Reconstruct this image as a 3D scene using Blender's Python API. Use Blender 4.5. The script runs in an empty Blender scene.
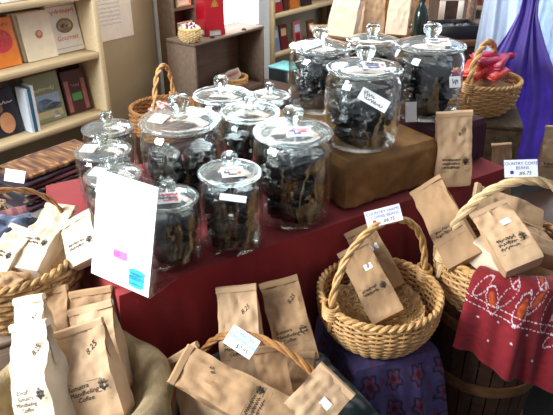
import bpy, bmesh, math, random
from mathutils import Vector, Matrix, noise
from mathutils.bvhtree import BVHTree
PI = math.pi
sc = bpy.context.scene
col = sc.collection

# ------------------------------------------------------------------ camera, world, light
CAM_H, PITCH, FOC = 1.55, math.radians(28), 600.0
cd = bpy.data.cameras.new('camera'); cam = bpy.data.objects.new('camera', cd); col.objects.link(cam)
cam.location = (0, 0, CAM_H); cam.rotation_euler = (PI/2 - PITCH, 0, 0)
cd.sensor_width = 36; cd.lens = 36*FOC/553; cd.clip_start = .02
sc.camera = cam
w = bpy.data.worlds.new('world'); sc.world = w; w.use_nodes = True
w.node_tree.nodes['Background'].inputs[0].default_value = (.80, .86, 1, 1)
w.node_tree.nodes['Background'].inputs[1].default_value = .31
def area(name, loc, target, sx, sy, power, colr):
    l = bpy.data.lights.new(name, 'AREA'); l.shape = 'RECTANGLE'; l.size = sx; l.size_y = sy
    l.energy = power; l.color = colr
    o = bpy.data.objects.new(name, l); col.objects.link(o); o.location = loc
    o.rotation_euler = (Vector(target)-Vector(loc)).to_track_quat('-Z', 'Y').to_euler()
    return o
area('shop_window_daylight', (-2.3, .25, 2.0), (-.1, 1.3, .7), 1.3, 1.5, 165, (.92, .96, 1))
area('added_overhead_fill', (.15, 3.1, 2.85), (.1, 2.9, 0), 2.4, 1.1, 50, (1, .93, .84))  # unseen lamp added overhead; brightens the background and reflects in the lids
area('added_rear_light', (-.16, 3.62, 1.6), (.7, 2.9, 1.5), .7, 1.4, 14, (.86, .94, 1))  # added at the made-up window; backlights the jars and glints on their lids
sc.view_settings.view_transform = 'Standard'; sc.view_settings.look = 'None'
sc.view_settings.gamma = 1; sc.view_settings.exposure = .25
sc.view_settings.use_curve_mapping = False
sc.cycles.transparent_max_bounces = 48
sc.cycles.max_bounces = 10

# ------------------------------------------------------------------ frames of reference
def ray(u, v):
    a = (u-276.5)/FOC; b = -(v-207.5)/FOC
    return Vector((a, math.cos(PITCH)+math.sin(PITCH)*b, -math.sin(PITCH)+math.cos(PITCH)*b))
def at(u, v, t): return Vector((0, 0, CAM_H)) + ray(u, v)*t          # point at depth t
def on(u, v, z): r = ray(u, v); return at(u, v, (z-CAM_H)/r.z)        # point on the level z
TA = math.radians(32.3); TZ = .74                                     # display table: corner, axes
TC = Vector((-.355, 1.10, 0)); E1 = Vector((math.cos(TA), math.sin(TA), 0)); E2 = Vector((-math.sin(TA), math.cos(TA), 0))
def T(a, b, z=TZ): return TC + E1*a + E2*b + Vector((0, 0, z))
SA = math.radians(52.85)                                              # wall with the shelves
SC = Vector((-.795, 2.78, 0)); B1 = Vector((math.cos(SA), math.sin(SA), 0)); NB = Vector((math.sin(SA), -math.cos(SA), 0))
def S(s, n, z=0): return SC + B1*s + NB*n + Vector((0, 0, z))

# ------------------------------------------------------------------ materials
def lin(h):
    c = [int(h[i:i+2], 16)/255 for i in (0, 2, 4)]
    return tuple(x/12.92 if x <= .04045 else ((x+.055)/1.055)**2.4 for x in c)
MATS = {}
def mat(name, hexc, rough=.6, var=.12, scale=30, bump=0, bscale=None, coat=0, metal=0, attr=None, emit=0, stretch=None, spec=.5, sheen=0, trans=0):
    if name in MATS: return MATS[name]
    m = bpy.data.materials.new(name); m.use_nodes = True; MATS[name] = m
    nt = m.node_tree; b = nt.nodes['Principled BSDF']; L = nt.links.new
    c = lin(hexc)
    b.inputs['Roughness'].default_value = rough; b.inputs['Metallic'].default_value = metal
    b.inputs['Coat Weight'].default_value = coat; b.inputs['Coat Roughness'].default_value = .12
    b.inputs['Specular IOR Level'].default_value = spec; b.inputs['Sheen Weight'].default_value = sheen
    tc = nt.nodes.new('ShaderNodeTexCoord'); mp = nt.nodes.new('ShaderNodeMapping'); L(tc.outputs['Object'], mp.inputs[0])
    if stretch: mp.inputs['Scale'].default_value = stretch
    nz = nt.nodes.new('ShaderNodeTexNoise'); nz.inputs['Scale'].default_value = scale; nz.inputs['Detail'].default_value = 6
    L(mp.outputs[0], nz.inputs[0])
    mx = nt.nodes.new('ShaderNodeMix'); mx.data_type = 'RGBA'; mx.blend_type = 'MULTIPLY'; mx.inputs[0].default_value = 1
    if attr:
        a = nt.nodes.new('ShaderNodeAttribute'); a.attribute_name = attr; L(a.outputs['Color'], mx.inputs[6])
    else: mx.inputs[6].default_value = (*c, 1)
    rp = nt.nodes.new('ShaderNodeMapRange'); rp.inputs[1].default_value = .3; rp.inputs[2].default_value = .7
    rp.inputs[3].default_value = 1-var*1.5; rp.inputs[4].default_value = 1+var
    L(nz.outputs[0], rp.inputs[0]); L(rp.outputs[0], mx.inputs[7]); L(mx.outputs[2], b.inputs['Base Color'])
    if bump:
        n2 = nt.nodes.new('ShaderNodeTexNoise'); n2.inputs['Scale'].default_value = bscale or scale*2; n2.inputs['Detail'].default_value = 4
        L(mp.outputs[0], n2.inputs[0])
        bp = nt.nodes.new('ShaderNodeBump'); bp.inputs['Strength'].default_value = bump; bp.inputs['Distance'].default_value = .01
        L(n2.outputs[0], bp.inputs['Height']); L(bp.outputs[0], b.inputs['Normal'])
    if emit:
        b.inputs['Emission Color'].default_value = (*c, 1); b.inputs['Emission Strength'].default_value = emit
    if trans:
        tr = nt.nodes.new('ShaderNodeBsdfTranslucent'); L(mx.outputs[2], tr.inputs[0])
        ms = nt.nodes.new('ShaderNodeMixShader'); ms.inputs[0].default_value = trans
        L(b.outputs[0], ms.inputs[1]); L(tr.outputs[0], ms.inputs[2]); L(ms.outputs[0], nt.nodes['Material Output'].inputs[0])
    return m
def weave_mat(name, hexc, sc_=220, var=.25):
    m = mat(name, hexc, .9, var, 18, 0); nt = m.node_tree; L = nt.links.new
    b = nt.nodes['Principled BSDF']; mp = [n for n in nt.nodes if n.type == 'MAPPING'][0]
    ws = []
    for d in 'XZ':
        wv = nt.nodes.new('ShaderNodeTexWave'); wv.bands_direction = d; wv.inputs['Scale'].default_value = sc_*.7; wv.inputs['Distortion'].default_value = 1.5
        L(mp.outputs[0], wv.inputs[0]); ws.append(wv)
    ad = nt.nodes.new('ShaderNodeMath'); ad.operation = 'ADD'; L(ws[0].outputs[1], ad.inputs[0]); L(ws[1].outputs[1], ad.inputs[1])
    bp = nt.nodes.new('ShaderNodeBump'); bp.inputs['Strength'].default_value = .5; bp.inputs['Distance'].default_value = .004
    L(ad.outputs[0], bp.inputs['Height']); L(bp.outputs[0], b.inputs['Normal'])
    return m
def glass_mat(name, tint, wob=.15, solid=0., gl=1.0, milk=0):
    m = bpy.data.materials.new(name); m.use_nodes = True; nt = m.node_tree; L = nt.links.new
    nt.nodes.remove(nt.nodes['Principled BSDF'])
    tp = nt.nodes.new('ShaderNodeBsdfTransparent'); tp.inputs[0].default_value = (*tint, 1)
    gs = nt.nodes.new('ShaderNodeBsdfGlossy'); gs.inputs['Roughness'].default_value = .04; gs.inputs[0].default_value = (1, 1, 1, 1)
    fr = nt.nodes.new('ShaderNodeLayerWeight'); fr.inputs[0].default_value = .5
    tc = nt.nodes.new('ShaderNodeTexCoord')
    nz = nt.nodes.new('ShaderNodeTexNoise'); nz.inputs['Scale'].default_value = 14; nz.inputs['Detail'].default_value = 2; L(tc.outputs['Object'], nz.inputs[0])
    bp = nt.nodes.new('ShaderNodeBump'); bp.inputs['Strength'].default_value = wob; bp.inputs['Distance'].default_value = .02
    L(nz.outputs[0], bp.inputs['Height']); L(bp.outputs[0], gs.inputs['Normal']); L(bp.outputs[0], fr.inputs['Normal'])
    pw = nt.nodes.new('ShaderNodeMath'); pw.operation = 'POWER'; pw.inputs[1].default_value = 4.0; L(fr.outputs['Facing'], pw.inputs[0])
    sch = nt.nodes.new('ShaderNodeMath'); sch.operation = 'MULTIPLY_ADD'; sch.inputs[1].default_value = .9; sch.inputs[2].default_value = .05; L(pw.outputs[0], sch.inputs[0])
    mu = nt.nodes.new('ShaderNodeMath'); mu.operation = 'MULTIPLY'; mu.inputs[1].default_value = gl; mu.use_clamp = True; L(sch.outputs[0], mu.inputs[0])
    ms = nt.nodes.new('ShaderNodeMixShader'); L(mu.outputs[0], ms.inputs[0]); L(tp.outputs[0], ms.inputs[1]); L(gs.outputs[0], ms.inputs[2])
    out = ms
    if milk:
        df = nt.nodes.new('ShaderNodeBsdfDiffuse'); df.inputs[0].default_value = (.86, .95, .97, 1)
        m3 = nt.nodes.new('ShaderNodeMixShader'); m3.inputs[0].default_value = milk
        L(ms.outputs[0], m3.inputs[1]); L(df.outputs[0], m3.inputs[2]); out = m3
    if solid:
        g = nt.nodes.new('ShaderNodeBsdfGlass'); g.inputs['IOR'].default_value = 1.5; g.inputs['Roughness'].default_value = .02
        g.inputs[0].default_value = (.95, 1, .99, 1)
        m2 = nt.nodes.new('ShaderNodeMixShader'); m2.inputs[0].default_value = solid
        L(ms.outputs[0], m2.inputs[1]); L(g.outputs[0], m2.inputs[2]); out = m2
    L(out.outputs[0], nt.nodes['Material Output'].inputs[0])
    return m
GLASS = glass_mat('clear_jar_glass', (.965, .985, .98), .2, 0, 1.2, 0)
LIDG = glass_mat('thick_lid_glass', (.93, .97, .965), .12, 0, 1.15, .05)
KNOBG = glass_mat('solid_knob_glass', (.9, .96, .95), .1, .6, 1.5)
ACRY = glass_mat('clear_acrylic', (.97, .985, .99), 0, 0, 1.0)
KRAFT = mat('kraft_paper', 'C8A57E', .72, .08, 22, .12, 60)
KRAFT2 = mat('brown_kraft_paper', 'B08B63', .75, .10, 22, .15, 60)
KRAFTP = mat('pale_lit_kraft_paper', 'E0CDB0', .7, .07, 22, .12, 60)  # paler kraft copy; overexposure of the left bags put into its colour
INK = mat('black_ink', '2A241F', .8, .05)
INKB = mat('blue_ink', '2E3FA8', .8, .05)
INKC = mat('cyan_ink', '2FA8D6', .8, .05)
INKR = mat('red_ink', 'D23A55', .8, .05)
INKO = mat('orange_ink', 'E8801E', .7, .1)
INKG = mat('grey_ink', '9AA4B4', .8, .05)
WHITE = mat('white_paper', 'F4F5F5', .65, .02, 20)
CARD = mat('cream_card', 'F1E4CF', .7, .04, 20)
WICK = mat('golden_wicker', 'D2A468', .5, .22, 60, .2, 200)
WICKD = mat('brown_wicker', 'A87642', .55, .25, 60, .2, 200)
WICKR = mat('rush_wicker', 'B8905C', .8, .35, 45, .3, 150)
BLOND = mat('blond_wood', 'D6BF94', .5, .05, 9, .05, 60, stretch=(1, 8, 8))
BLONDI = mat('grey_beige_panel', '9C9684', .7, .08, 8)
OLDW = mat('weathered_wood', '7C6856', .75, .14, 7, .2, 40, stretch=(1, 7, 7))
DARKW = mat('dark_wood', '4A3020', .6, .25, 8, .15, 40, stretch=(1, 8, 8))
MIDW = mat('brown_wood', '77502F', .6, .22, 8, .15, 40, stretch=(1, 8, 8))
PATT = mat('patterned_cloth', 'FFFFFF', .85, .10, 60, .1, 300, attr='pattern', sheen=.1)
PRINT = mat('printed_paper', 'FFFFFF', .45, .04, 40, 0, attr='pattern')
REDC = mat('red_tablecloth', '8E1317', .85, .12, 14, .15, 240, sheen=.15)
MAROON = mat('maroon_cloth', '43202B', .9, .15, 30, .1, 250)
BURLAP = weave_mat('burlap', '9A6E3C')
SACK = weave_mat('striped_sack', 'B9A27C')
GREENC = mat('dark_green_cloth', '12302F', .85, .3, 30, .2, 200)
BEAN = mat('dark_coffee_pouch', '121011', .25, .5, 55, .8, 70, coat=.7)
BEAN2 = mat('brown_coffee_pouch', '18120F', .28, .5, 55, .8, 70, coat=.6)
STRAWM = mat('wood_straw', 'E0BC84', .8, .25, 80)

# ------------------------------------------------------------------ mesh helpers
class MB:
    def __init__(s): s.bm = bmesh.new(); s.cols = []; s.hascol = False
    def v(s, p): return s.bm.verts.new(p)
    def f(s, vs, mi=0):
        try: f = s.bm.faces.new(vs); f.material_index = mi; return f
        except ValueError: return None
    def box(s, c, d, bev=0, M=None, mi=0, segs=1):
        r = bmesh.ops.create_cube(s.bm, size=1); vs = r['verts']
        for q in vs: q.co = Vector((q.co.x*d[0], q.co.y*d[1], q.co.z*d[2]))
        fs = {f for q in vs for f in q.link_faces}
        for f in fs: f.material_index = mi
        if bev:
            es = {e for q in vs for e in q.link_edges}
            rr = bmesh.ops.bevel(s.bm, geom=list(es), offset=bev, segments=segs, affect='EDGES', profile=.5)
            vs = list({q for f in rr['faces'] for q in f.verts} | {q for q in vs if q.is_valid})
            for f in {f for q in vs for f in q.link_faces}: f.material_index = mi
        for q in vs:
            p = q.co + Vector(c); q.co = M @ p if M else p
        return s
    def loft(s, rings, caps=True, closed=True, mi=0, cap0=None, cap1=None):
        R = [[s.v(p) for p in r] for r in rings]; n = len(R[0])
        for a, b in zip(R[:-1], R[1:]):
            for i in range(n if closed else n-1):
                j = (i+1) % n; s.f((a[i], a[j], b[j], b[i]), mi)
        if caps if cap0 is None else cap0: s.f(R[0][::-1], mi)
        if caps if cap1 is None else cap1: s.f(R[-1], mi)
        return R
    def lathe(s, prof, n=40, mi=0):
        R = []
        for r, z in prof:
            if r < 1e-6: R.append([s.v((0, 0, z))])
            else: R.append([s.v((r*math.cos(2*PI*i/n), r*math.sin(2*PI*i/n), z)) for i in range(n)])
        for a, b in zip(R[:-1], R[1:]):
            for i in range(n):
                j = (i+1) % n
                if len(a) == 1 and len(b) == 1: continue
                if len(a) == 1: s.f((a[0], b[j], b[i]), mi)
                elif len(b) == 1: s.f((a[i], a[j], b[0]), mi)
                else: s.f((a[i], a[j], b[j], b[i]), mi)
        return s
    def tube(s, path, r, n=6, closed=False, mi=0, flat=1.0):
        P = [Vector(p) for p in path]; N = len(P); rings = []; up = None
        for i, p in enumerate(P):
            d = (P[(i+1) % N]-P[i-1]) if closed else (P[min(i+1, N-1)]-P[max(i-1, 0)])
            d.normalize()
            if up is None: up = Vector((0, 0, 1)) if abs(d.z) < .9 else Vector((1, 0, 0))
            x = d.cross(up); x.normalize(); y = x.cross(d); y.normalize(); up = y
            rr = r(i/(N-1)) if callable(r) else r
            rings.append([p + x*(rr*math.cos(2*PI*k/n)*flat) + y*(rr*math.sin(2*PI*k/n)) for k in range(n)])
        R = [[s.v(q) for q in g] for g in rings]
        M = N if closed else N-1
        for i in range(M):
            a, b = R[i], R[(i+1) % N]
            for k in range(n): s.f((a[k], b[k], b[(k+1) % n], a[(k+1) % n]), mi)
        if not closed: s.f(R[0], mi); s.f(R[-1][::-1], mi)
        return s
    def grid(s, fn, nu, nv, colfn=None, mi=0, closed=False):
        G = []
        for j in range(nv+1):
            row = []
            for i in range(nu if closed else nu+1):
                q = s.v(fn(i/nu, j/nv))
                if colfn: s.cols.append((q, colfn(i/nu, j/nv))); s.hascol = True
                row.append(q)
            G.append(row)
        n = nu
        for j in range(nv):
            for i in range(n):
                k = (i+1) % nu if closed else i+1
                s.f((G[j][i], G[j][k], G[j+1][k], G[j+1][i]), mi)
        return G
    def paint(s, c):
        done = {q for q, _ in s.cols}
        for q in s.bm.verts:
            if q not in done: s.cols.append((q, c))
        s.hascol = True; return s
    def build(s, name, mats, parent=None, smooth=True, solid=0, bevel=0):
        bm = s.bm
        bmesh.ops.recalc_face_normals(bm, faces=bm.faces)
        bm.verts.index_update()
        me = bpy.data.meshes.new(name); cols = {q.index: c for q, c in s.cols} if s.hascol else None
        if smooth:
            for f in bm.faces: f.smooth = True
        bm.to_mesh(me); bm.free()
        if cols is not None:
            a = me.color_attributes.new('pattern', 'FLOAT_COLOR', 'POINT')
            for i in range(len(me.vertices)): a.data[i].color = (*cols.get(i, (1, 1, 1)), 1)
        for m in (mats if isinstance(mats, (list, tuple)) else [mats]): me.materials.append(m)
        if smooth: me.set_sharp_from_angle(angle=math.radians(48))
        o = bpy.data.objects.new(name, me); col.objects.link(o)
        if parent: o.parent = parent
        if solid:
            md = o.modifiers.new('thickness', 'SOLIDIFY'); md.thickness = solid; md.offset = -1
        return o
def thing(name, label, cat, loc=(0, 0, 0), rz=0, group=None, rot=None, M=None):
    o = bpy.data.objects.new(name, None); col.objects.link(o); o.empty_display_size = .05
    if M is not None: o.matrix_world = M
    else: o.location = loc; o.rotation_euler = rot if rot else (0, 0, rz)
    return tag(o, label, cat, group)
def tag(o, label, cat, group=None, kind=None):
    if label: o['label'] = label
    if cat: o['category'] = cat
    if group: o['group'] = group
    if kind: o['kind'] = kind
    return o
def place(o, loc, rz=0): o.location = loc; o.rotation_euler = (0, 0, rz); return o
def frame(o_, x, z):             # matrix with given origin, x hint and z axis
    z = Vector(z).normalized(); x = Vector(x); x = (x - z*x.dot(z)).normalized(); y = z.cross(x)
    M = Matrix((x, y, z)).transposed().to_4x4(); M.translation = o_; return M
def nz(p, s=1.0, k=0): return noise.noise(Vector(p)*s + Vector((k*7.3, k*3.1, k*1.7)))

# flat lettering: lists of 2D polygons
def text2d(s, size, shear=0, sx=1, align='CENTER'):
    c = bpy.data.curves.new('t', 'FONT'); c.body = s; c.size = size; c.shear = shear; c.align_x = align; c.align_y = 'CENTER'; c.resolution_u = 2
    o = bpy.data.objects.new('t', c); col.objects.link(o)
    me = o.evaluated_get(bpy.context.evaluated_depsgraph_get()).to_mesh()
    P = [[(me.vertices[i].co.x*sx, me.vertices[i].co.y) for i in p.vertices] for p in me.polygons]
    o.evaluated_get(bpy.context.evaluated_depsgraph_get()).to_mesh_clear()
    bpy.data.objects.remove(o); bpy.data.curves.remove(c)
    return P
def move2(P, dx, dy, a=0, k=1):
    c, s = math.cos(a), math.sin(a)
    return [[(dx+k*(x*c-y*s), dy+k*(x*s+y*c)) for x, y in p] for p in P]
def stroke2d(pts, w_):
    out = []
    for (x0, y0), (x1, y1) in zip(pts[:-1], pts[1:]):
        d = math.hypot(x1-x0, y1-y0) or 1; nx, ny = -(y1-y0)/d*w_/2, (x1-x0)/d*w_/2
        out.append([(x0+nx, y0+ny), (x0-nx, y0-ny), (x1-nx, y1-ny), (x1+nx, y1+ny)])
    return out
def scribble(x0, x1, y, h, wl, w_, rng):
    n = max(4, int((x1-x0)/wl*4)); pts = []
    for i in range(n+1):
        pts.append((x0+(x1-x0)*i/n + rng.uniform(-.2, .2)*wl, y + h*(.5*math.sin(i*PI/2+.4) + rng.uniform(-.35, .35))))
    return stroke2d(pts, w_)
def disc2d(x, y, r, n=12, sy=1): return [[(x+r*math.cos(2*PI*i/n), y+sy*r*math.sin(2*PI*i/n)) for i in range(n)]]
def rect2d(x0, y0, x1, y1): return [[(x0, y0), (x1, y0), (x1, y1), (x0, y1)]]
def flat(layers, name, parent, mapf, lift=.0006):
    """layers: [(polys, material)] ; mapf(x, y, lift) -> 3D"""
    b = MB(); mats = []
    for i, (P, m) in enumerate(layers):
        mats.append(m)
        for p in P:
            vs = [mapf(x, y, lift) for x, y in p]
            if all(q is not None for q in vs): b.f([b.v(q) for q in vs], i)
    return b.build(name, mats, parent, smooth=False)

# ------------------------------------------------------------------ builders
RNG = random.Random(4)
SKETCH_SEED = [0]
def stamp_polys(wd, lines, rng):
    """rubber stamp: ruled frame, written lines and a little drawing of a ship-like bush at the right"""
    P = []
    P += stroke2d([(-.42*wd, .17*wd), (.30*wd, .14*wd)], .006*wd)
    P += stroke2d([(-.38*wd, -.30*wd), (.40*wd, -.28*wd)], .005*wd)
    y = .08*wd
    for i, l in enumerate(lines):
        if l == '~': P += scribble(-.36*wd, .14*wd, y, .07*wd, .05*wd, .014*wd, rng)
        else: P += move2(text2d(l, .125*wd, .25), (-.10 if i else -.18)*wd, y, math.radians(2))
        y -= .12*wd
    cx, cy = .30*wd, .03*wd
    for k in range(9):
        a = k/8*PI
        P += stroke2d([(cx, cy-.13*wd), (cx+.10*wd*math.cos(a)*.9, cy-.02*wd+.13*wd*math.sin(a)*(.8+.3*rng.random()))], .013*wd)
    P += scribble(cx-.09*wd, cx+.1*wd, cy+.02*wd, .05*wd, .03*wd, .010*wd, rng)
    P += scribble(cx-.10*wd, cx+.1*wd, cy-.06*wd, .04*wd, .03*wd, .010*wd, rng)
    P += stroke2d([(cx-.12*wd, cy-.13*wd), (cx+.12*wd, cy-.12*wd)], .012*wd)
    return P
def coffee_bag(base, top, face, wd, dp, label, seed=0, m=None, group=None, lines=None, price=None, sticker=False, fold=True, slump=0.0, cat='coffee bag', ink=None):
    """gusseted paper bag standing from the point base to the point top (its folded edge), front towards face"""
    rng = random.Random(seed*17+3); m = m or KRAFT; ink = ink or INK
    base, top = Vector(base), Vector(top); z = (top-base); h = z.length; z.normalize()
    y = -Vector(face); x = y.cross(z); M = frame(base, x, z)
    r = thing('coffee_bag', label, cat, M=M, group=group)
    b = MB(); NF, NS, NL = 16, 6, 34; rings = []
    for j in range(NL+1):
        t = j/NL; zz = h*t
        d = dp*(1 - max(0, (t-.45)/.55)**1.15*.90) * (1+.10*math.sin(PI*min(1, t/.6)))
        ww = wd*(1 - .03*math.sin(PI*t)) * (1 + .03*math.sin(PI*min(1, t/.5)))
        g = dp*.32*max(0, (t-.30)/.70)
        if j == 0: ww *= .965; d *= .93
        ring = []
        def add(px, py):
            k = .0068*(.35+t)*(1-.8*max(0, t-.85)/.15)
            p = Vector((px, py, zz))
            n1 = nz(p, 26, seed); n2 = abs(nz(p, 14, seed+5)); n3 = nz((px*3, py*3, zz*.8), 30, seed+9)
            off = k*(n1*.8 + n3*.7 - n2*.9 + .45*nz(p, 70, seed+6) - .9*abs(nz(p, 38, seed+8))) if j > 0 else 0
            sgn = 1 if py > 0 else -1
            ring.append(Vector((px + k*.5*nz(p, 20, seed+2), py + sgn*off, zz + (0 if j in (0,) else .003*nz(p, 12, seed+3)))))
        for i in range(NF): 
            q = i/NF; add(-ww/2+ww*q, -d/2*(1+.10*math.sin(PI*q)))
        for i in range(NS):
            q = i/NS; add(ww/2 - g*(1-abs(2*q-1)), -d/2+d*q)
        for i in range(NF):
            q = i/NF; add(ww/2-ww*q, d/2*(1+.10*math.sin(PI*q)))
        for i in range(NS):
            q = i/NS; add(-ww/2 + g*(1-abs(2*q-1)), d/2-d*q)
        rings.append(ring)
    b.loft(rings)
    bmesh.ops.recalc_face_normals(b.bm, faces=b.bm.faces)
    bvh = BVHTree.FromBMesh(b.bm)
    b.build('paper_body', m, r)
    if fold:
        b = MB(); fr = []
        for i in range(9):
            q = i/8; px = -wd*.505+wd*1.01*q; zz = h + .004*nz((px, 0, seed), 14); yy = .003*nz((px, 1, seed), 20)
            fr.append([(px, yy-.0050-dp*.045, zz-.014), (px, yy-.0055-dp*.045, zz-.002), (px, yy-.002, zz+.002), (px, yy+.003+dp*.045, zz+.001), (px, yy+.003+dp*.045, zz-.010)])
        b.loft(fr); b.build('folded_top', m, r)
    def proj(px, pz, lift):
        hit = bvh.ray_cast(Vector((px, -1, pz)), Vector((0, 1, 0)))
        return None if hit[0] is None else hit[0] + Vector((0, -lift, 0))
    if lines:
        P = move2(stamp_polys(wd, lines, rng), 0, h*.36)
        flat([(P, ink)], 'stamped_label', r, proj, .0009)
    if price:
        P = move2(text2d(price, wd*.15, .3), wd*.20, h*.74, math.radians(40))
        flat([(P, ink)], 'handwritten_price', r, proj, .0009)
    if sticker:
        sx, sz, c = wd*.16, h*.66, .011
        o = flat([(rect2d(sx-c, sz-c*.75, sx+c, sz+c*.75), WHITE), (scribble(sx-c*.6, sx+c*.6, sz, .004, .004, .0009, rng), INKG)], 'price_sticker', r, proj, .0015)
    return r

def jar(name_label, x, y, z, D, hk=1.08, seed=0, pouches=(2, 2), where='', fill=.74):
    """storage jar: body with shoulder and neck, domed lid with a ball knob; D is the lid's width"""
    h = hk*D; R = D*.49
    r = thing('glass_jar', name_label, 'jar', (x, y, z), seed*1.3)
    b = MB(); tk = .0035
    outer = [(0, 0), (R*.86, 0), (R*.95, .006), (R, .025), (R*1.005, h*.35), (R, h*.78), (R*.985, h*.85), (R*.93, h*.905), (R*.90, h*.93), (R*.92, h*.955), (R*.945, h*.965)]
    inner = [(R*.93, h*.97), (R*.89, h*.955), (R*.865, h*.93), (R*.90, h*.90), (R*.95, h*.85), (R-tk, h*.78), (R*1.005-tk, h*.35), (R-tk, .03), (R*.9, .012), (0, .010)]
    b.lathe(outer+inner, 56); b.build('jar_body', GLASS, r)
    L = D*.488; b = MB()
    top = [(L*.90, h*.968), (L*.985, h*.972), (L, h*.985), (L, h*1.0), (L*.975, h*1.012), (L*.93, h*1.012), (L*.88, h*1.008), (L*.80, h*1.03), (L*.60, h*1.068), (L*.40, h*1.092), (L*.25, h*1.10), (L*.20, h*1.105)]
    bot = [(0, h*1.08), (L*.2, h*1.078), (L*.4, h*1.065), (L*.6, h*1.04), (L*.78, h*1.002), (L*.84, h*.965), (L*.80, h*.93), (L*.76, h*.93), (L*.79, h*.968), (L*.9, h*.968)]
    b.lathe(bot[::-1][:0] + [(L*.2, h*1.105)] + top[::-1] + bot[::-1], 56)
    lid = b.build('lid', LIDG, r)
    b = MB(); zz = h*1.098; k = D*.125
    b.lathe([(0, zz), (k*.62, zz), (k*.60, zz+k*.15), (k*.66, zz+k*.3), (k*.92, zz+k*.55), (k*1.0, zz+k*.9), (k*.96, zz+k*1.25), (k*.75, zz+k*1.48), (k*.4, zz+k*1.58), (0, zz+k*1.6)], 28)
    b.build('knob', KNOBG, lid)
    # dark pouches packed inside
    rng = random.Random(seed*5+1); lay = len(pouches); H = h*fill; lh = (H-.02)/lay
    toc = math.atan2(-y, -x)                                         # towards the viewer of the shop front
    for li, n in enumerate(pouches):
        for k in range(n):
            ang = toc + (PI/2 if li % 2 else 0) + (PI if k else 0) + rng.uniform(-.25, .25)
            rad = R*.45 if n == 2 else 0
            px, py = x+rad*math.cos(ang), y+rad*math.sin(ang); pz = z+.014+lh*(li+.5)
            wd, th, ht = (R*1.62, R*.94, lh*1.25) if n == 2 else (R*1.7, R*1.7, lh*1.2)
            pos = ['nearest the front', 'at the back'] if li % 2 == 0 else ['at the left', 'at the right']
            if li % 2: side = 0 if (math.cos(ang)*(-y)-math.sin(ang)*(-x)) < 0 else 1
            else: side = k
            if n == 1: wpos = 'filling the %s' % ('top' if li else 'bottom')
            else: wpos = '%s %s' % (['low down', 'halfway up', 'on top'][li if lay > 2 else 2*li], pos[side])
            o = pouch(wd, th, ht, seed*11+li*3+k, rng.choice([BEAN, BEAN, BEAN, BEAN2]), rad, R*.885, -lh/2 if li == 0 else -lh*.6, lh)
            o.location = (px, py, pz); o.rotation_euler = (0, 0, ang+PI/2)
            tag(o, 'dark coffee pouch %s of %s' % (wpos, where), 'coffee pouch', 'coffee pouches in ' + where)
    return r
def pouch(wd, th, ht, seed, m, rad, rin, zmin, lh):
    b = MB(); NU, NV = 52, 30; tw = .32*math.sin(seed*2.7)
    def e(c, k): return math.copysign(abs(c)**k, c)
    def fn(u, v):
        a = 2*PI*u; p = -PI/2+PI*v
        px = .5*wd*e(math.cos(p), .55)*e(math.cos(a), .7); py = .5*th*e(math.cos(p), .7)*e(math.sin(a), .85); pz = .5*ht*e(math.sin(p), .8)
        q = Vector((px, py, pz)); n1 = abs(nz(q, 22, seed)); n2 = nz(q, 55, seed+1); n3 = abs(nz(q, 45, seed+2))
        q = q*(1.04 - .42*n1 - .34*n3 + .06*n2)
        cs, sn = math.cos(tw), math.sin(tw); q = Vector((q.x*cs-q.z*sn*1.3, q.y, (q.x*sn*.8+q.z*cs)))
        if rad and q.y > rad*.955: q.y = rad*.955
        c = Vector((q.x, q.y-rad)); d = c.length
        if d > rin: c *= rin/d; q.x, q.y = c.x, c.y+rad
        q.z = max(q.z, zmin, -lh*.49); q.z = min(q.z, lh*.49)
        if q.z < zmin+.03: q.x *= .93
        return q
    b.grid(fn, NU, NV, closed=True)
    bmesh.ops.remove_doubles(b.bm, verts=b.bm.verts, dist=1e-5)
    return b.build('coffee_pouch', m)

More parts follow.
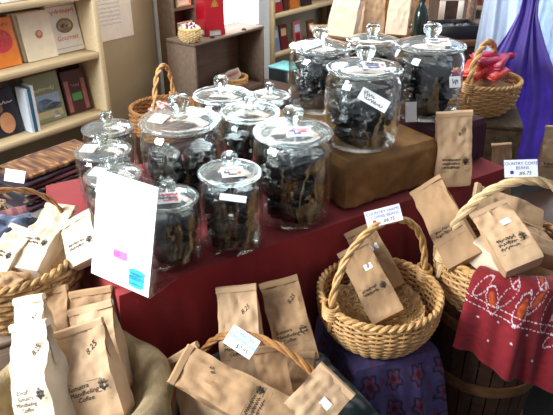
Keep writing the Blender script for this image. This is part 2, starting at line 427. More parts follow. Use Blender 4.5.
def wicker_basket(label, loc, rz, D, Db, h, m, rows=11, stakes=30, sy=1.0, handle=None, group=None, wr=.0052, mh=None, open_rows=False, name='wicker_basket', m2=None):
    """round or oval woven basket: stakes, weavers passing in front of and behind them, twisted rim, twisted arched handle"""
    r = thing(name, label, 'basket', loc, rz, group)
    R, Rb = D/2, Db/2; m2 = m2 or m
    def rad(t): return Rb+(R-Rb)*(t**.75) + .012*math.sin(PI*t)
    def P(a, t, off=0): rr = rad(t)+off; return Vector((rr*math.cos(a), sy*rr*math.sin(a), .006+t*(h-.006)))
    b = MB()
    for i in range(stakes): b.tube([P(2*PI*i/stakes, k/7) for k in range(8)], .0028, 5)
    b.build('stakes', m2, r)
    b = MB(); seg = stakes*4; rows = int(rows*1.45); amp = .0042
    for j in range(rows):
        t = (j+.5)/rows; 
        b.tube([P(2*PI*i/seg, t + .05/rows*math.sin(i*1.7+j), amp*math.cos(stakes/2*2*PI*i/seg+PI*j)) for i in range(seg)], h/rows*.44, 6, True)
    b.build('woven_wall', m, r)
    b = MB()
    for j in range(7): 
        rr = Rb*(j+.6)/7
        b.tube([(rr*math.cos(2*PI*i/48), sy*rr*math.sin(2*PI*i/48), .006+.003*math.cos(8*2*PI*i/48+PI*j)) for i in range(48)], Rb/14*1.08, 5, True, flat=1)
    for q in b.bm.verts: q.co.z = max(.0008, min(.012, q.co.z))
    b.build('woven_base', m, r)
    b = MB(); n = 192
    for s in range(2):
        b.tube([P(2*PI*i/n, 1, .005*math.cos(2*PI*i*24/n+PI*s)) + Vector((0, 0, .005*math.sin(2*PI*i*24/n+PI*s))) for i in range(n)], .0054, 6, True)
    b.build('rim', m, r)
    if handle:
        H, hr, nst, ha = handle; b = MB(); N = 70
        def C(t): a = PI*t; return Vector((-(R+.002)*math.cos(a)*(1+.06*math.sin(a)), 0, h*.55+(H+h*.45)*math.sin(a)**.82)) 
        for s in range(nst):
            pts = []
            for i in range(N+1):
                t = i/N; p = C(t); d = (C(min(1, t+.01))-C(max(0, t-.01))).normalized(); sx = Vector((0, 1, 0)); up = d.cross(sx)
                a = 2*PI*s/nst + t*2*PI*5
                pts.append(p + (sx*math.cos(a)+up*math.sin(a))*hr*.62)
            b.tube(pts, hr*.62, 6)
        o = b.build('handle', mh or m, r); o.rotation_euler.z = ha; 
        if sy != 1: o.scale = (1, 1, 1)
        for sgn in (-1, 1):
            b = MB()
            for k in range(5):
                b.tube([(sgn*(R+.003)+ .017*math.cos(2*PI*i/14), .019*math.sin(2*PI*i/14), h-.016+k*.008+.003*math.sin(2*PI*i/14)) for i in range(14)], .0042, 5, True)
            o = b.build('handle_binding', mh or m, r); o.rotation_euler.z = ha
    return r
def skirt_cloth(name, label, cat, loc, rz, sx, sy, zt, drop, m, folds=10, amp=.03, seed=0, colfn=None, thick=.002, group=None, corner=.02, nper=200, nz_=24, ragged=0, flare=0, damp=False, wrinkle=0):
    """cloth over a rectangular top: flat top, soft edge and a hanging skirt with folds"""
    o = MB(); per = []
    hx, hy = sx/2, sy/2
    Lr = [(-hx, -hy), (hx, -hy), (hx, hy), (-hx, hy)]; tot = 2*(sx+sy)
    for i in range(nper):
        d = tot*i/nper
        for k in range(4):
            a, c = Lr[k], Lr[(k+1) % 4]; l = math.hypot(c[0]-a[0], c[1]-a[1])
            if d <= l: break
            d -= l
        q = d/l; x, y = a[0]+(c[0]-a[0])*q, a[1]+(c[1]-a[1])*q
        nx, ny = (c[1]-a[1])/l, -(c[0]-a[0])/l
        e = min(d, l-d)
        if e < corner*2:                                             # blend normals round the corner
            sg = -1 if d < l/2 else 1; kk = Lr[(k+sg) % 4], Lr[(k+sg+1) % 4]; l2 = math.hypot(kk[1][0]-kk[0][0], kk[1][1]-kk[0][1])
            n2 = ((kk[1][1]-kk[0][1])/l2, -(kk[1][0]-kk[0][0])/l2); f = .5*(1-e/(corner*2))
            nx, ny = nx*(1-f)+n2[0]*f, ny*(1-f)+n2[1]*f; ln = math.hypot(nx, ny); nx /= ln; ny /= ln
        per.append((x, y, nx, ny, i/nper))
    def pt(i, j):
        x, y, nx, ny, s = per[i % nper]
        if j <= 6:                                                   # top, from the middle outwards
            k = j/6; return (x*k, y*k, zt + .0015*nz((x*k, y*k, 0), 9, seed))
        q = (j-6)/(nz_-6); dr = drop(s) if callable(drop) else drop
        fz = math.sin(2*PI*s*folds + 2.2*nz((3*math.cos(2*PI*s), 3*math.sin(2*PI*s), 0), 1, seed)) + .6*math.sin(2*PI*s*round(folds*2.3)+seed); fz /= 1.4
        out = .008*min(1, q*8) + amp*q**.8*(.55+.5*max(-1, fz)) 
        if damp: out = .008*min(1, q*8) + (out-.008*min(1, q*8))*max(0, .5-.9*ny) + flare*q*max(0, -ny*.7+.3)
        if wrinkle: out += wrinkle*(1+nz((x*22+zt, y*22, q*2.5), 1, seed)+.6*nz((x*50, y*50, q*7), 1, seed+1))*min(1, q*5+.15)
        rg = ragged*nz((s*40, 0, 0), 1, seed+4)
        zz = zt - (.006 if j == 7 else 0) - dr*(q**1.0)*(1+rg*q)
        return (x+nx*out, y+ny*out, zz + (.004 if j == 7 else 0))
    o.grid(lambda u, v: pt(int(round(u*nper)), int(round(v*nz_))), nper, nz_, (lambda u, v: colfn(u, v, pt(int(round(u*nper)) % nper, int(round(v*nz_))))) if colfn else None, closed=True)
    bmesh.ops.remove_doubles(o.bm, verts=[q for q in o.bm.verts if abs(q.co.x)+abs(q.co.y) < 1e-6], dist=1e-5)
    if o.hascol: o.cols = [(q, c) for q, c in o.cols if q.is_valid]
    ob = o.build(name, m, None, solid=thick); place(ob, loc, rz)
    return tag(ob, label, cat, group)
def liner(name, label, loc, rz, R, h, inn, out, m, folds=9, amp=.03, seed=0, colfn=None, sy=1, a0=0, a1=2*PI, dropfn=None, back=1.0):
    """cloth lining laid over a basket's rim: inside wall, over the rim and hanging outside"""
    b = MB(); full = abs(a1-a0-2*PI) < 1e-3; n = 120; nv = 22
    def fn(u, v):
        a = a0+(a1-a0)*u; f = math.sin(folds*a*1.0+1.5*nz((math.cos(a)*2, math.sin(a)*2, 0), 1, seed))
        dr = out*(dropfn(u) if dropfn else 1+.35*nz((math.cos(a)*1.5, math.sin(a)*1.5, 3), 1.4, seed))
        bk = 1-(1-back)*min(1, max(0, (math.sin(a-.5)-.1)/.4)); am = amp*bk*(1+.5*max(0, math.cos(a-.2))); dr *= .5+.5*bk
        if v < .35: q = 1-v/.35; rr = R-.022-.055*q; zz = h+.018-(inn+.018)*q
        elif v < .5: q = (v-.35)/.15; rr = R-.022+.044*q; zz = h+.018+.010*math.sin(PI*q)-.003*q
        else: q = (v-.5)/.5; rr = R+.022+am*q**.8*(.55+.45*f)+.006*nz((a*3, q*4, 0), 1, seed); zz = h+.015-dr*q
        rr += .003*f*(v > .3)
        return (rr*math.cos(a), sy*rr*math.sin(a), zz + .004*f*(.3 < v < .55))
    b.grid(fn, n, nv, (lambda u, v: colfn(u, v)) if colfn else None, closed=full)
    o = b.build(name, m, None, solid=.0016); place(o, loc, rz); return tag(o, label, 'cloth')
def crate(name, label, loc, rz, sx, sy, h, m, cat='crate', open_front=False, planks=3):
    r = thing(name, label, cat, loc, rz); t = .016
    b = MB()
    def wall(c, d, ax):
        for k in range(planks):
            ph = h/planks
            b.box((c[0], c[1], ph*(k+.5)), (d[0], d[1], ph-.004), .002)
    b = MB(); wall((-sx/2+t/2, 0), (t, sy), 0); b.build('side_panel', m, r)
    b = MB(); wall((sx/2-t/2, 0), (t, sy), 0); b.build('side_panel', m, r)
    b = MB(); wall((0, sy/2-t/2), (sx-2*t, t), 0); b.build('back_panel', m, r)
    if not open_front:
        b = MB(); wall((0, -sy/2+t/2), (sx-2*t, t), 0); b.build('front_panel', m, r)
    b = MB(); b.box((0, 0, h+t/2), (sx+.004, sy+.004, t), .003); b.build('top_board', m, r)
    if open_front:
        b = MB(); b.box((0, 0, t/2), (sx-2*t, sy-t, t)); b.build('bottom_board', m, r)
    return r
def table(name, label, loc, rz, sx, sy, h, m, cat='table'):
    r = thing(name, label, cat, loc, rz)
    b = MB(); b.box((0, 0, h-.0125), (sx, sy, .025), .004); b.build('table_top', m, r)
    for ax in (-1, 1):
        for ay in (-1, 1):
            b = MB(); b.box((ax*(sx/2-.045), ay*(sy/2-.045), (h-.025)/2), (.045, .045, h-.025), .004); b.build('leg', m, r)
    b = MB()
    for ay in (-1, 1): b.box((0, ay*(sy/2-.045), h-.065), (sx-.135, .02, .08), .002)
    for ax in (-1, 1): b.box((ax*(sx/2-.045), 0, h-.065), (.02, sy-.135, .08), .002)
    b.build('apron', m, r); return r
def card(name, label, cat, origin, xdir, normal, sx, sy, layers, group=None, fold=0, m=None, thick=.0012):
    """stiff paper card lying or standing in a plane; layers of print on its face"""
    M = frame(origin, xdir, normal); r = thing(name, label, cat, M=M, group=group)
    b = MB(); b.box((0, 0, thick/2), (sx, sy, thick))
    if fold: b.box((0, sy/2+.0002, -sy*.35), (sx, thick, sy*.7))
    b.build('card', m or WHITE, r, smooth=False)
    if layers: flat(layers, 'writing', r, lambda x, y, l: Vector((x, y, thick+l)), .0004)
    return r

# ================================================================== the room
def struct(name, b, m, loc=(0, 0, 0), rz=0):
    o = b.build(name, m, None, smooth=False); place(o, loc, rz); o['kind'] = 'structure'; return o
FLOORM = mat('dark_floor_boards', '120E0C', .9, .35, 6, .1, 40, stretch=(1, 8, 1))
WALLB = mat('beige_wall', 'B39F7C', .85, .05, 6, .03, 80)
WALLW = mat('white_wall', 'E9EFEF', .8, .03, 5, .02, 80)
WALLD = mat('brown_panel_wall', '4B3526', .75, .2, 5, .05, 40, stretch=(6, 6, 1))
TRIMM = mat('white_trim', 'F0F2F2', .5, .02, 10)
SKYP = mat('glowing_pane', 'EAF4FF', .3, 0, 5, emit=5)
b = MB(); b.box((0, 2.2, -.02), (7, 7.5, .04)); struct('floor', b, FLOORM)
b = MB(); b.box((0, 0, 1.3), (2.1, .06, 2.6)); struct('wall_left', b, WALLB, S(-.50, -.29), SA)
b = MB()                                        # white wall with an opening for the added window
for (x0, x1, z0, z1) in ((-.44, -.15, 0, 2.6), (.45, .545, 0, 2.6), (-.15, .45, 0, .74), (-.15, .45, 2.3, 2.6), (1.53, 2.6, 0, 2.6)):
    b.box(((x0+x1)/2, 0, (z0+z1)/2), (x1-x0, .06, z1-z0))
struct('wall_back', b, WALLW, S(1.0, -.262), SA)
b = MB()
for (x0, x1, z0, z1) in ((-.15, -.12, .74, 2.3), (.42, .45, .74, 2.3), (-.12, .42, .74, .77), (-.12, .42, 2.27, 2.3), (-.12, .42, 1.50, 1.53)):
    b.box(((x0+x1)/2, 0, (z0+z1)/2), (x1-x0, .07, z1-z0), .003)
wf = struct('added_bright_window', b, TRIMM, S(1.0, -.262), SA)  # window added here; its glowing pane overexposes this stretch of white wall
b = MB(); b.box((.15, .01, 1.52), (.54, .006, 1.50)); b.build('pane', SKYP, wf, smooth=False)
b = MB(); b.box((0, 0, 1.3), (2.6, .06, 2.6)); struct('wall_right', b, WALLD, (1.55, 4.25, 0), math.radians(-28))
# bright window behind the hanging drapes, in its own wall pier
b = MB(); b.box((0, 0, .3), (1.0, .05, .6)); b.box((-.47, 0, 1.6), (.06, .05, 2.0)); b.box((.47, 0, 1.6), (.06, .05, 2.0)); b.box((0, 0, 1.35), (.88, .05, .04))
w2 = struct('window_2', b, TRIMM, (1.60, 3.25, 0), math.radians(-22))
b = MB(); b.box((0, 0, 1.6), (.88, .006, 2.0)); b.build('pane', SKYP, w2, smooth=False)

# ================================================================== big furniture
# --- bookcase at the left
r = thing('bookcase', 'tall blond wooden bookcase at the left holding cookbooks', 'bookcase', S(0, 0), SA)
BW, BD, BH = 1.15, .24, 1.46
for x0 in (-BW, -.028):
    b = MB(); b.box((x0+.014, BD/2, BH/2), (.028, BD, BH), .002); b.build('side_panel', BLOND, r)
b = MB(); b.box((-BW/2, BD-.006, BH/2), (BW-.056, .010, BH-.004)); b.build('back_panel', BLONDI, r)
SHZ = (.10, .605, .890, 1.150)
for z in SHZ + (BH-.02,):
    b = MB(); b.box((-BW/2, BD/2-.008, z-.014), (BW-.058, BD-.02, .028), .003); b.build('shelf', BLOND, r)
# --- cloth-covered display table
LX, LY = 1.31, .67
cx = T(LX/2, LY/2, 0)
table('display_table', 'wooden table hidden beneath the long red tablecloth', cx, TA, LX-.03, LY-.03, TZ-.004, MIDW)
skirt_cloth('tablecloth', 'deep red tablecloth draped over the jar display table', 'tablecloth', cx, TA, LX, LY, TZ, .66, REDC, folds=26, amp=.028, seed=3, nper=360, nz_=22)

# --- low side table behind, with the old wooden box
table('side_table', 'low dark side table under the weathered open box by the wall', S(.60, .16), SA, 1.14, .50, .50, DARKW)
c0_box = crate('wooden_box', 'weathered grey-brown wooden box lying open-fronted against the wall', S(.765, .005, .50), SA, .58, .205, .334, OLDW, 'box', True, 1)
# --- hutch seen behind the wall edge
r = thing('hutch', 'narrow dark wooden hutch with small ledges beside the beige wall', 'cabinet', S(.645, -.105), SA)
b = MB(); b.box((-.09, .06, .75), (.02, .11, 1.5), .002); b.build('side_panel', OLDW, r)
b = MB(); b.box((.09, .06, .75), (.02, .11, 1.5), .002); b.build('side_panel', OLDW, r)
b = MB(); b.box((0, .108, .75), (.16, .012, 1.5)); b.build('back_panel', DARKW, r)
for z in (.62, .80, .98, 1.2):
    b = MB(); b.box((0, .055, z), (.16, .09, .014)); b.build('shelf', OLDW, r)
# --- back shelf with books
r = thing('bookcase', 'far blond wooden bookcase beyond the jars, beside the bright white wall', 'bookcase', S(1.56, -.215), SA)
for x0 in (0, .93):
    b = MB(); b.box((x0+.014, .11, .7), (.028, .22, 1.4), .002); b.build('side_panel', BLOND, r)
b = MB(); b.box((.48, .216, .7), (.9, .010, 1.39)); b.build('back_panel', BLONDI, r)
for z in (.10, .535, .80, 1.08, 1.38):
    b = MB(); b.box((.48, .10, z-.014), (.90, .20, .028), .003); b.build('shelf', BLOND, r)
# --- counter at the right rear
ct = thing('counter', 'dark brown wooden counter crowded with bags at the right rear', 'counter', (.60, 3.0, 0), math.radians(8))
b = MB(); b.box((-.02, 0, .45), (.72, .42, .90), .004); b.build('body', DARKW, ct)
b = MB(); b.box((-.02, 0, .915), (.76, .46, .03), .004); b.build('top_board', MIDW, ct)
for x in (-.19, .15):
    b = MB(); b.box((x, -.216, .80), (.32, .018, .14), .003); d = b.build('drawer', DARKW, ct)
    b = MB(); b.lathe([(0, 0), (.012, 0), (.008, .008), (.014, .018), (0, .024)], 14); k = b.build('knob', MIDW, d); k.location = (x, -.225, .80); k.rotation_euler.x = PI/2
# --- pedestal crate under the red basket
crate('wooden_crate', 'tall burlap-brown wooden crate under the basket of red packets', (.815, 2.35, 0), math.radians(-14), .33, .33, .735, mat('grainy_board', '6C5A40', .85, .3, 40, .2, 80), planks=1)
# --- the two raised boxes on the table
crate('wooden_crate', 'low crate under a burlap cover raising the jars at table centre', T(.855, .295), TA, .318, .46, .125, MIDW, planks=1)
crate('wooden_crate', 'low crate under maroon cloth raising the jars at the table end', T(1.180, .36), TA, .220, .50, .125, MIDW, planks=1)
def burl(s): return .105 if .0 < s < .9 else .1
skirt_cloth('burlap_cover', 'wrinkled brown burlap cover hanging over the front of the jar crate', 'cloth', T(.855, .295, 0), TA, .332, .475, TZ+.1445, .136, BURLAP, wrinkle=.007, folds=13, amp=.006, seed=5, nper=220)
skirt_cloth('maroon_cover', 'dark maroon cloth over the jar crate behind the upright coffee bag', 'cloth', T(1.180, .36, 0), TA, .234, .515, TZ+.1445, .136, MAROON, folds=12, amp=.008, seed=6, nper=220)
CZ = TZ+.1465

# ================================================================== jars
JARS = [
 ('A', T(0, 0).xy, .043, 1.485, .218, 'big front jar', 'big glass jar at front centre of the red table with red-lettered card on its lid', (2, 2, 2), TZ),
 ('B', None, -.114, 1.332, .162, 'small front jar', 'small glass jar in the front row with an orange-dotted card on its lid', (2, 2), TZ),
 ('C', None, -.252, 1.256, .144, 'half-hidden jar', 'small glass jar half hidden behind the white sign', (2, 2), TZ),
 ('D', None, -.258, 1.525, .226, 'big left jar', 'big glass jar behind the small sign-side jar, half filled, blank card on lid', (2, 2), TZ),
 ('E', None, -.080, 1.715, .190, 'middle jar', 'glass jar in the middle of the table between two big jars, no card', (2, 2), TZ),
 ('F', None, -.178, 1.880, .192, 'table-back jar', 'glass jar at the back of the table in front of the weathered box', (2, 2), TZ),
 ('G', None, -.024, 2.057, .142, 'small back jar', 'small glass jar at the back, only its lid showing beside the tall jars', (2, 2), TZ),
 ('H', None, -.500, 1.682, .158, 'back left jar', 'small glass jar at the back left corner of the table, no card', (1,), TZ),
 ('I', None, -.474, 1.522, .158, 'red-dot jar', 'small glass jar at the left whose lid card has a red dot', (1,), TZ),
 ('J', None, -.412, 1.374, .150, 'sign-top jar', 'small glass jar right behind the top edge of the white sign', (1, 1), TZ),
 ('K', None, .143, 1.985, .208, 'back crate jar', 'tall glass jar at the back of the burlap crate with a pale card', (2, 2, 2), CZ),
 ('L', None, .247, 1.668, .222, 'burlap crate jar', 'big glass jar at the front of the burlap crate with a lettered card', (2, 2, 2), CZ),
 ('M', None, .342, 2.168, .190, 'hidden rear jar', 'glass jar behind the big crate jar, mostly hidden, kraft bags beyond', (2, 2), CZ),
 ('N', None, .490, 1.925, .228, 'rightmost jar', 'big glass jar furthest right, next to the basket of red packets', (2, 2, 2), CZ)]
JP = {}
HK = lambda k: .995 if k in 'KLMN' else 1.14 if k in 'AI' else 1.24 if k == 'B' else 1.17
for i, (k, _, x, y, D, wh, lab, pc, z) in enumerate(JARS):
    fill = .70 if k in 'DEF' else .5 if k in 'HIJ' else .86
    jar(lab, x, y, z, D, HK(k), i+1, pc, 'the '+wh, fill); JP[k] = (x, y, z, D)
# cards on the lids
def lid_card(k, dx, dy, rot, sx, sy, layers, label):
    x, y, z, D = JP[k]; h = HK(k)*D; rr = math.hypot(dx, dy); L = D/2
    zz = z + h*(1.035+.058*(1-((rr)/.75)**1.0)) + .006
    d = Vector((dx, dy, 0)).normalized(); nrm = (Vector((0, 0, 1)) + d*.40).normalized()
    o = Vector((x+dx*L, y+dy*L, zz))
    card('lid_card', label, 'card', o, (math.cos(rot), math.sin(rot), 0), nrm, sx, sy, layers, 'cards on the jar lids')
rg = random.Random(9)
def lines2(sx, sy, two):
    out = []
    for m, y0, x0, x1 in two: out.append((scribble(x0*sx, x1*sx, y0*sy, sy*.20, sx*.06, sx*.022, rg), m))
    return out
lid_card('A', .12, -.52, .12, .066, .036, [(move2(text2d('Pumpkin', .013, .2), .006, .008), INKR)] + lines2(.066, .036, [(INKR, -.02, -.02, .35), (INKB, .05, -.40, -.15), (INKB, -.22, -.2, .05)]), 'white lid card with red lettering on the big front jar')
lid_card('B', .12, -.50, .22, .052, .032, [(move2(text2d('Pumpkin', .0105, .2), .0, .008), INKR), (disc2d(.016, -.004, .005), INKO)] + lines2(.052, .032, [(INK, .0, -.4, -.12), (INK, -.25, -.2, .2)]), 'white lid card with an orange pumpkin on the small front jar')
lid_card('C', .05, -.45, .15, .056, .034, lines2(.056, .034, [(INKR, .25, -.4, .4), (INK, -.02, -.4, .3), (INKR, -.25, -.2, .4)]) + [(disc2d(.018, -.002, .004), INKO)], 'white lid card with red writing on the jar behind the sign')
lid_card('D', -.42, -.38, -.6, .055, .034, [], 'blank pale lid card on the big jar behind the sign')
lid_card('I', -.35, -.38, -.35, .048, .030, [(disc2d(-.008, -.006, .0035), INKR)], 'blank lid card with one red dot on the left jar')
lid_card('J', -.40, -.30, -.5, .046, .030, lines2(.046, .03, [(INKC, .1, -.3, .3)]), 'pale lid card with faint blue writing behind the sign')
lid_card('K', -.30, -.48, .35, .066, .042, lines2(.066, .042, [(INKC, .15, -.3, .2), (INKG, -.15, -.3, .3)]), 'pale lid card with faint blue writing on the tall back jar')
lid_card('L', .16, -.46, .10, .066, .036, lines2(.066, .036, [(INK, .22, -.35, .2), (INKB, -.02, -.4, .2), (INK, -.26, -.3, .2)]) + [(disc2d(.024, .003, .004), INKR)], 'white lid card with dark writing and a red spot on the crate jar')
lid_card('N', .08, -.46, .05, .074, .038, lines2(.074, .038, [(INK, .2, -.4, .0), (INKR, .05, .05, .4), (INK, -.2, -.4, .1)]), 'white lid card with black and red writing on the rightmost jar')
# paper labels tucked inside the jars
def in_card(u, v, t, xd, nrm, sx, sy, lab, lines=None):
    card('paper_label', lab, 'label', at(u, v, t), xd, nrm, sx, sy, lines or [], 'paper labels inside the jars')
in_card(374, 100, 1.612, (.8, .1, -.5), (0, -.9, .3), .085, .034, 'long white handwritten label slanting inside the big crate jar', [(scribble(-.035, .0, .006, .008, .007, .0016, rg)+scribble(-.03, .03, -.006, .008, .007, .0016, rg), INK)])
in_card(411, 112, 1.86, (1, .1, 0), (-.2, -.9, .3), .034, .062, 'plain white label upright inside the rightmost jar at its left side')
in_card(455, 82, 1.85, (1, .2, 0), (.1, -.9, .35), .036, .034, 'small white label with a dark mark inside the rightmost jar', [(scribble(-.01, .01, 0, .012, .006, .0016, rg), INK)])
in_card(233, 198, 1.375, (1, 0, -.15), (0, -.85, .5), .062, .016, 'narrow white paper strip inside the small front jar')

# ================================================================== sign on the table corner
bl, br = on(92, 274, TZ+.002), on(149, 299, TZ+.002)
dv = (br-bl).normalized(); sw = (br-bl).length; sh = .268
sg = thing('sign_holder', 'white printed sign in a clear acrylic stand at the table corner', 'sign', (bl+br)/2 + Vector((0, 0, .001)), math.atan2(dv.y, dv.x))
tilt = Matrix.Rotation(math.radians(-15), 4, 'X')
def sp(x, y, l): return tilt @ Vector((x, -.0032-l, y))
b = MB(); b.box((0, 0, sh/2), (sw+.006, .003, sh), .0005, M=tilt); b.build('acrylic_panel', ACRY, sg, smooth=False)
b = MB(); b.box((0, .047, .0015), (sw+.006, .094, .003), .0005); b.build('foot', ACRY, sg, smooth=False)
b = MB(); b.box((0, -.0024, sh/2-.004), (sw, .0008, sh-.014), M=tilt); b.build('paper', WHITE, sg, smooth=False)
PG = []
for k in range(9): PG += rect2d(-.05+.004*(k % 3), .135+k*.009, .05-.006*(k % 2), .1375+k*.009)
FAINT = mat('faint_print', 'DCE6EE', .7, .02)
PINK = mat('pink_print', 'F06CC0', .6, .02)
flat([(PG, FAINT)], 'faint_text', sg, sp, .0008)
flat([(rect2d(-.022, .066, .018, .086), PINK)], 'pink_block', sg, sp, .0008)
flat([(move2(text2d('LG', .015), -.012, .076), INK)], 'block_text', sg, sp, .0012)
flat([(disc2d(.052, .036, .024, 20, .22) + disc2d(.052, .05, .025, 20, .30) + disc2d(.052, .018, .022, 20, .25) + rect2d(.03, .02, .074, .047), INKC)], 'blue_emblem', sg, sp, .0008)

# ================================================================== the baskets in front
UPV = Vector((0, 0, 1))
# --- centre basket on the batik-covered stool
CB = Vector((.266, 1.266, .508))
crate('wooden_stool', 'square wooden stool hidden under the purple batik cloth', (CB.x, CB.y, 0), .35, .22, .22, .478, DARKW, 'stool', planks=2)
def batik(u, v, p):
    x, y, z = p
    k = (v-.25)/.75
    base = Vector(lin('4E4272')); dk = Vector(lin('2A1020')); ma = Vector(lin('7A1E3E')); c = base.copy()
    q = (u*14) % 1; r_ = (k*4.2) % 1; w_ = (u*28) % 1
    if .58 < k < .61 or .80 < k < .83 or k > .965: c = ma
    elif .615 < k < .795:
        dd = abs(w_-.5)*1.4 + abs((k-.705)/.18)
        c = ma if dd < .42 or nz((u*160, k*40, 3)) > .25 else dk*.6+base*.4
    elif .84 < k < .96: c = base if math.hypot((w_-.5), (k-.9)/.1) < .3 else ma*.8
    else:
        d = math.hypot(q-.5, (r_-.5)*.9); a_ = math.atan2(r_-.5, q-.5)
        if abs(d-.26-.06*math.sin(a_*5)) < .045 or d < .09: c = dk
        elif d < .16 or nz((u*130, k*30, 5)) > .38: c = ma
    return tuple(c*(.85+.3*nz((u*60, v*40, 0))))
skirt_cloth('batik_cloth', 'purple and maroon batik cloth hanging under the centre wicker basket', 'cloth', (CB.x, CB.y, 0), .35, .235, .235, CB.z-.008, .44, PATT, flare=.07, damp=True, folds=7, amp=.05, seed=8, colfn=batik, nper=400, nz_=90)
wicker_basket('round golden wicker basket with twisted handle holding two bags at centre front', CB-Vector((0, 0, .004)), math.radians(32), .308, .225, .130, WICK, rows=12, stakes=30, handle=(.205, .0085, 3, 0))
# excelsior fill
b = MB(); rg = random.Random(2)
b.grid(lambda u, v: ((.120*v+.0)*math.cos(2*PI*u), (.120*v)*math.sin(2*PI*u), .030+.018*nz((math.cos(2*PI*u)*v*3, math.sin(2*PI*u)*v*3, 0), 1.4)-.006*(1-v)+.052*v**3), 40, 10, closed=True)
for i in range(700):
    a = rg.uniform(0, 2*PI); q = math.sqrt(rg.random()); rr = .114*q; x, y = rr*math.cos(a), rr*math.sin(a); d = rg.uniform(0, 2*PI); l = rg.uniform(.02, .045)
    z0 = .034+.052*q**3+rg.uniform(0, .012); cv = rg.uniform(-1, 1)*.02
    pts = []
    for s in range(5):
        t = s/4-.5; px, py = x+l*t*math.cos(d)-cv*t*t*4*math.sin(d), y+l*t*math.sin(d)+cv*t*t*4*math.cos(d)
        k = min(1, .118/max(1e-6, math.hypot(px, py))); pts.append((px*k, py*k, max(.03, z0+.052*((math.hypot(px, py)*k/.122)**3-q**3)+rg.uniform(-.004, .006))))
    b.tube(pts, .0011, 3)
o = b.build('wood_straw', STRAWM, None); place(o, CB); tag(o, 'tan wood straw filling the centre wicker basket', 'straw', kind='stuff')
FC = Vector((-.35, -.9, .0))
LN = ['~','~']
coffee_bag(at(398, 312, 1.51)-Vector((.02, 0, .02)), at(352, 247, 1.60), (-.15, -.85, .5), .088, .055, 'kraft coffee bag leaning in the centre basket, front one with its sticker', 21, KRAFT2, 'coffee bags in the centre basket', ['~', '~'], None, True)
coffee_bag(at(390, 285, 1.64)-Vector((0, 0, .015)), at(358, 228, 1.655)+Vector((0, 0, .0)), (.05, -.85, .5), .085, .05, 'kraft coffee bag standing behind the front bag in the centre basket', 22, KRAFT2, 'coffee bags in the centre basket', None, None, True)
def price_tag(c, xd, nrm, sx, sy, l1, l2, pr, m1, label, dot=None):
    L = [(move2(text2d(l1, sy*.25), 0, sy*.27), m1), (move2(text2d(l2, sy*.25), sx*.04, sy*.02), m1), (move2(text2d(pr, sy*.30, .2), sx*.12, -sy*.28), INK)]
    if dot: L.append((disc2d(-sx*.28, -sy*.22, sy*.11), dot))
    return card('price_tag', label, 'price tag', c, xd, nrm, sx, sy, L)
ha = Vector((math.cos(math.radians(32)), math.sin(math.radians(32)), 0))
price_tag(CB+Vector((-.010, -.008, .350)), (.95, .05, .25), (-.1, -.85, .5), .086, .040, 'COUNTRY FARMS', 'COFFEE BEANS', '#6.75', INKB, 'white price tag with blue lettering on the centre basket handle', INKR)

# --- right basket on the bushel basket
RB = Vector((.625, 1.375, .545))
bu = thing('bushel_basket', 'dark brown bushel basket supporting the right basket', 'basket', (RB.x-.01, RB.y+.01, 0), .2)
b = MB()
for k in range(26):
    a0, a1 = 2*PI*k/26, 2*PI*(k+.9)/26
    pr = []
    for z, q in ((0, .13), (.15, .145), (.35, .160), (.54, .168)):
        pr.append([(q*math.cos(a0), q*math.sin(a0), z), (q*math.cos(a1), q*math.sin(a1), z), ((q-.005)*math.cos(a1), (q-.005)*math.sin(a1), z), ((q-.005)*math.cos(a0), (q-.005)*math.sin(a0), z)])
    b.loft(pr)
b.build('staves', DARKW, bu, smooth=False)
for z, q in ((.10, .142), (.30, .158), (.495, .1672)):
    b = MB(); b.lathe([(q, z), (q+.006, z), (q+.008, z+.035), (q+.002, z+.035), (q, z)], 48); b.build('hoop', MIDW, bu)
b = MB(); b.lathe([(0, .52), (.162, .52), (.162, .535), (0, .535)], 40); b.build('lid_board', MIDW, bu)
wicker_basket('large wicker basket with thick pale handle at the right holding coffee bags', RB-Vector((0, 0, .009)), math.radians(10), .372, .29, .165, WICK, rows=13, stakes=36, handle=(.195, .011, 3, 0), mh=mat('pale_wicker', 'E2C492', .5, .15, 50, .2, 150))
price_tag(RB+Vector((-.012, .0, .385)), (1, .12, -.04), (-.05, -.85, .5), .082, .044, 'COUNTRY COFFEE', 'BEANS', '#6.75', INKB, 'white price tag with a dark blue spot on the right basket handle', INKB)
# red tie-dyed bandana over the front rim
def bandana(u, v):
    red = Vector(lin('8A101C')); whi = Vector(lin('F2D9DC')); ora = Vector(lin('D9591E')); c = red.copy()
    X, Y = (u*.46*1.5) % .46, v*.40-.02
    for (a, bq, r0, tl) in ((.045, .135, .020, .5), (.085, .165, .024, -.2), (.135, .14, .022, .6), (.185, .17, .026, .3), (.235, .14, .022, .7), (.285, .18, .026, .2), (.34, .15, .024, .6), (.39, .19, .026, .4), (.435, .16, .024, .6), (.33, .235, .02, .8), (.40, .26, .022, .3), (.15, .08, .02, 0), (.26, .08, .02, .4)):
        dx, dy = (X-a)+tl*(Y-bq), (Y-bq)*.45; d = math.hypot(dx, dy) + .003*nz((X*60, Y*60, 0)); an = math.atan2(dy, dx)
        if d < r0*.48 and int(a*1000) % 3: c = ora*(.75+.5*nz((X*90, Y*90, 2)))
        if abs(d-r0*.85) < .0012 and math.sin(an*22) > -.6: c = whi
    for off in (.0, .022):
        ln = Y-.155-.17*(u*.46)-off-.02
        if abs(ln) < .0015 and math.sin(X*420) > -.55: c = whi
    for (a, bq) in ((.05, .24), (.10, .30), (.17, .27), (.26, .31), (.12, .23), (.22, .24)):
        if math.hypot(X-a, Y-bq) < .0035: c = whi
    return tuple(c*(.9+.25*nz((u*30, v*30, 1))))
b = MB(); RR = .186
